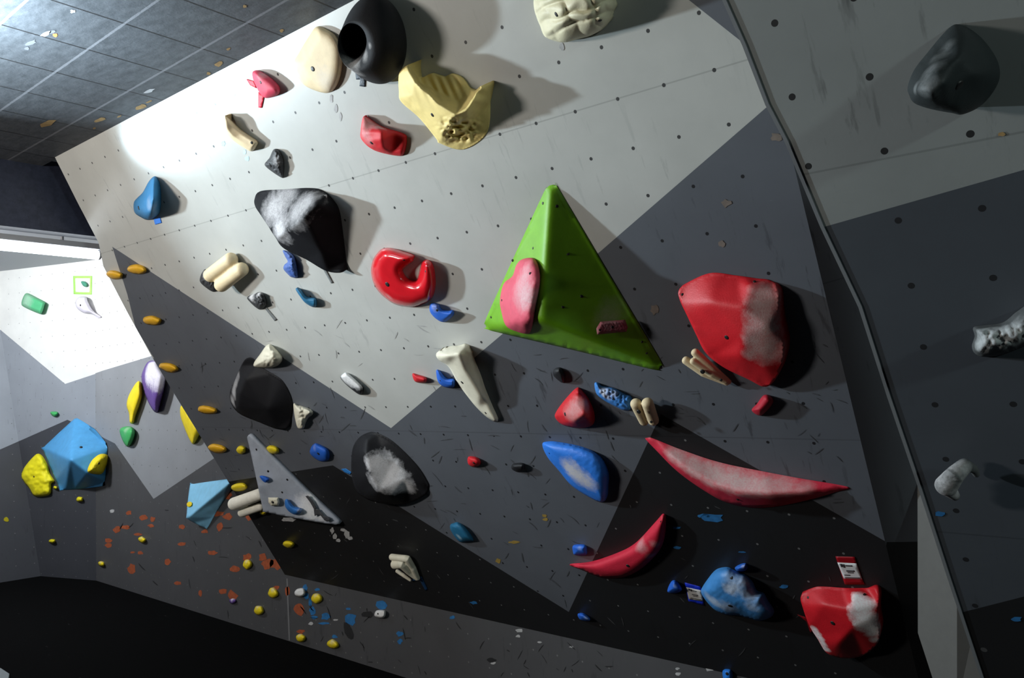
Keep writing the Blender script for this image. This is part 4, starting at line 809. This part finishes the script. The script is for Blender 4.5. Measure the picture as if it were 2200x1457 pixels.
o = hold('route_tag', 'square white tag with a bright green frame on the far white wall', 'route tag', 'L', [(157, 593, .01), (197, 593, .01), (196, 633, .01), (158, 632, .01)], (.36, .80, .14), k=0, sharp=True, res=10, bump=0)
hold('paper_label', '', '', 'L', [(161.5, 598, .016), (192.5, 598, .016), (191.5, 628, .016), (162.5, 627.5, .016)], (.80, .80, .78), k=0, sharp=True, res=10, parent=o, bump=0, var=.02)
hold('foot_hold', 'tiny dark green foothold inside the green-framed tag', HOLD, 'L', [(174, 605), (183, 605), (188, 612), (185, 617), (178, 614)], (.06, .26, .17), dome=.05, base=lambda Q: np.full(len(Q), .016), res=10)
# ------------------------------------------------------------------ right board
hold('sloper_hold', 'black rubbery barrel hold with a chalked left side, top right', HOLD, 'R',
     [(1950, 187, .08), (1962, 154, .05), (1984, 124, .02), (2039, 60), (2067, 55), (2100, 74), (2127, 104), (2145, 137), (2147, 170), (2130, 203), (2102, 231, .02), (2067, 246, .06), (2045, 243, .09), (1998, 234, .11), (1965, 222, .12), (1954, 206, .11)], (.018, .024, .025),
     ctrl=[(1975, 190, .19), (2000, 205, .205), (2030, 180, .20), (2010, 150, .18), (2060, 183, .13), (2060, 120, .13), (2100, 160, .10)], dome=.04, D=22, k=8, rough=.6, res=46, bolts=[(2061, 183, 9)], chalk=[(1985, 185, 26, .35), (2000, 150, 24, .35), (2020, 120, 20, .25), (2035, 100, 16, .25), (1965, 190, 12, .4)], ccol=(.34, .36, .36))
hold('jug_hold', 'chalk-white lump hold at the right edge of the picture', HOLD, 'R',
     [(2088, 744), (2094, 722), (2091, 704), (2117, 699), (2155, 693), (2186, 669), (2215, 655), (2240, 690), (2225, 730), (2161, 760), (2117, 767), (2095, 760)], (.08, .085, .085), dome=.12, D=30, noise=(.012, 16), chalk=[(2105, 745, 26, .9), (2125, 730, 30, .9), (2155, 735, 32, .9), (2185, 725, 32, .85), (2110, 708, 12, .4), (2205, 720, 24, .8)], ccol=(.46, .48, .48))
tubes('hook_hold', 'chalk-white hook-shaped hold low on the right board', HOLD, 'R',
      [[(2032, 1045, .10, 20), (2050, 1022, .10, 17), (2074, 1000, .05, 14)], [(2038, 1052, .09, 14), (2052, 1066, .07, 9)], [(2074, 1000, .05, 12), (2092, 1008, .03, 8), (2098, 1020, .02, 6)]], (.10, .105, .105),
      chalk=[(2030, 1042, 30, .9), (2045, 1025, 26, .85), (2065, 1005, 20, .6), (2050, 1062, 14, .7)])
tag(solid('floor_mat', [tuple(FL.hit(p) + np.array((0, 0, z))) for z in (.0, .03) for p in ((-70, 1415), (2, 1444), (20, 1456), (-10, 1600), (-90, 1600))],
          [(0, 1, 2, 3, 4), (9, 8, 7, 6, 5)] + [(i, (i + 1) % 5, (i + 1) % 5 + 5, i + 5) for i in range(5)], [flat('grey_mat', (.30, .34, .36), .7)], kind='thing'), 'grey mat corner on the black floor at the bottom left', 'mat')
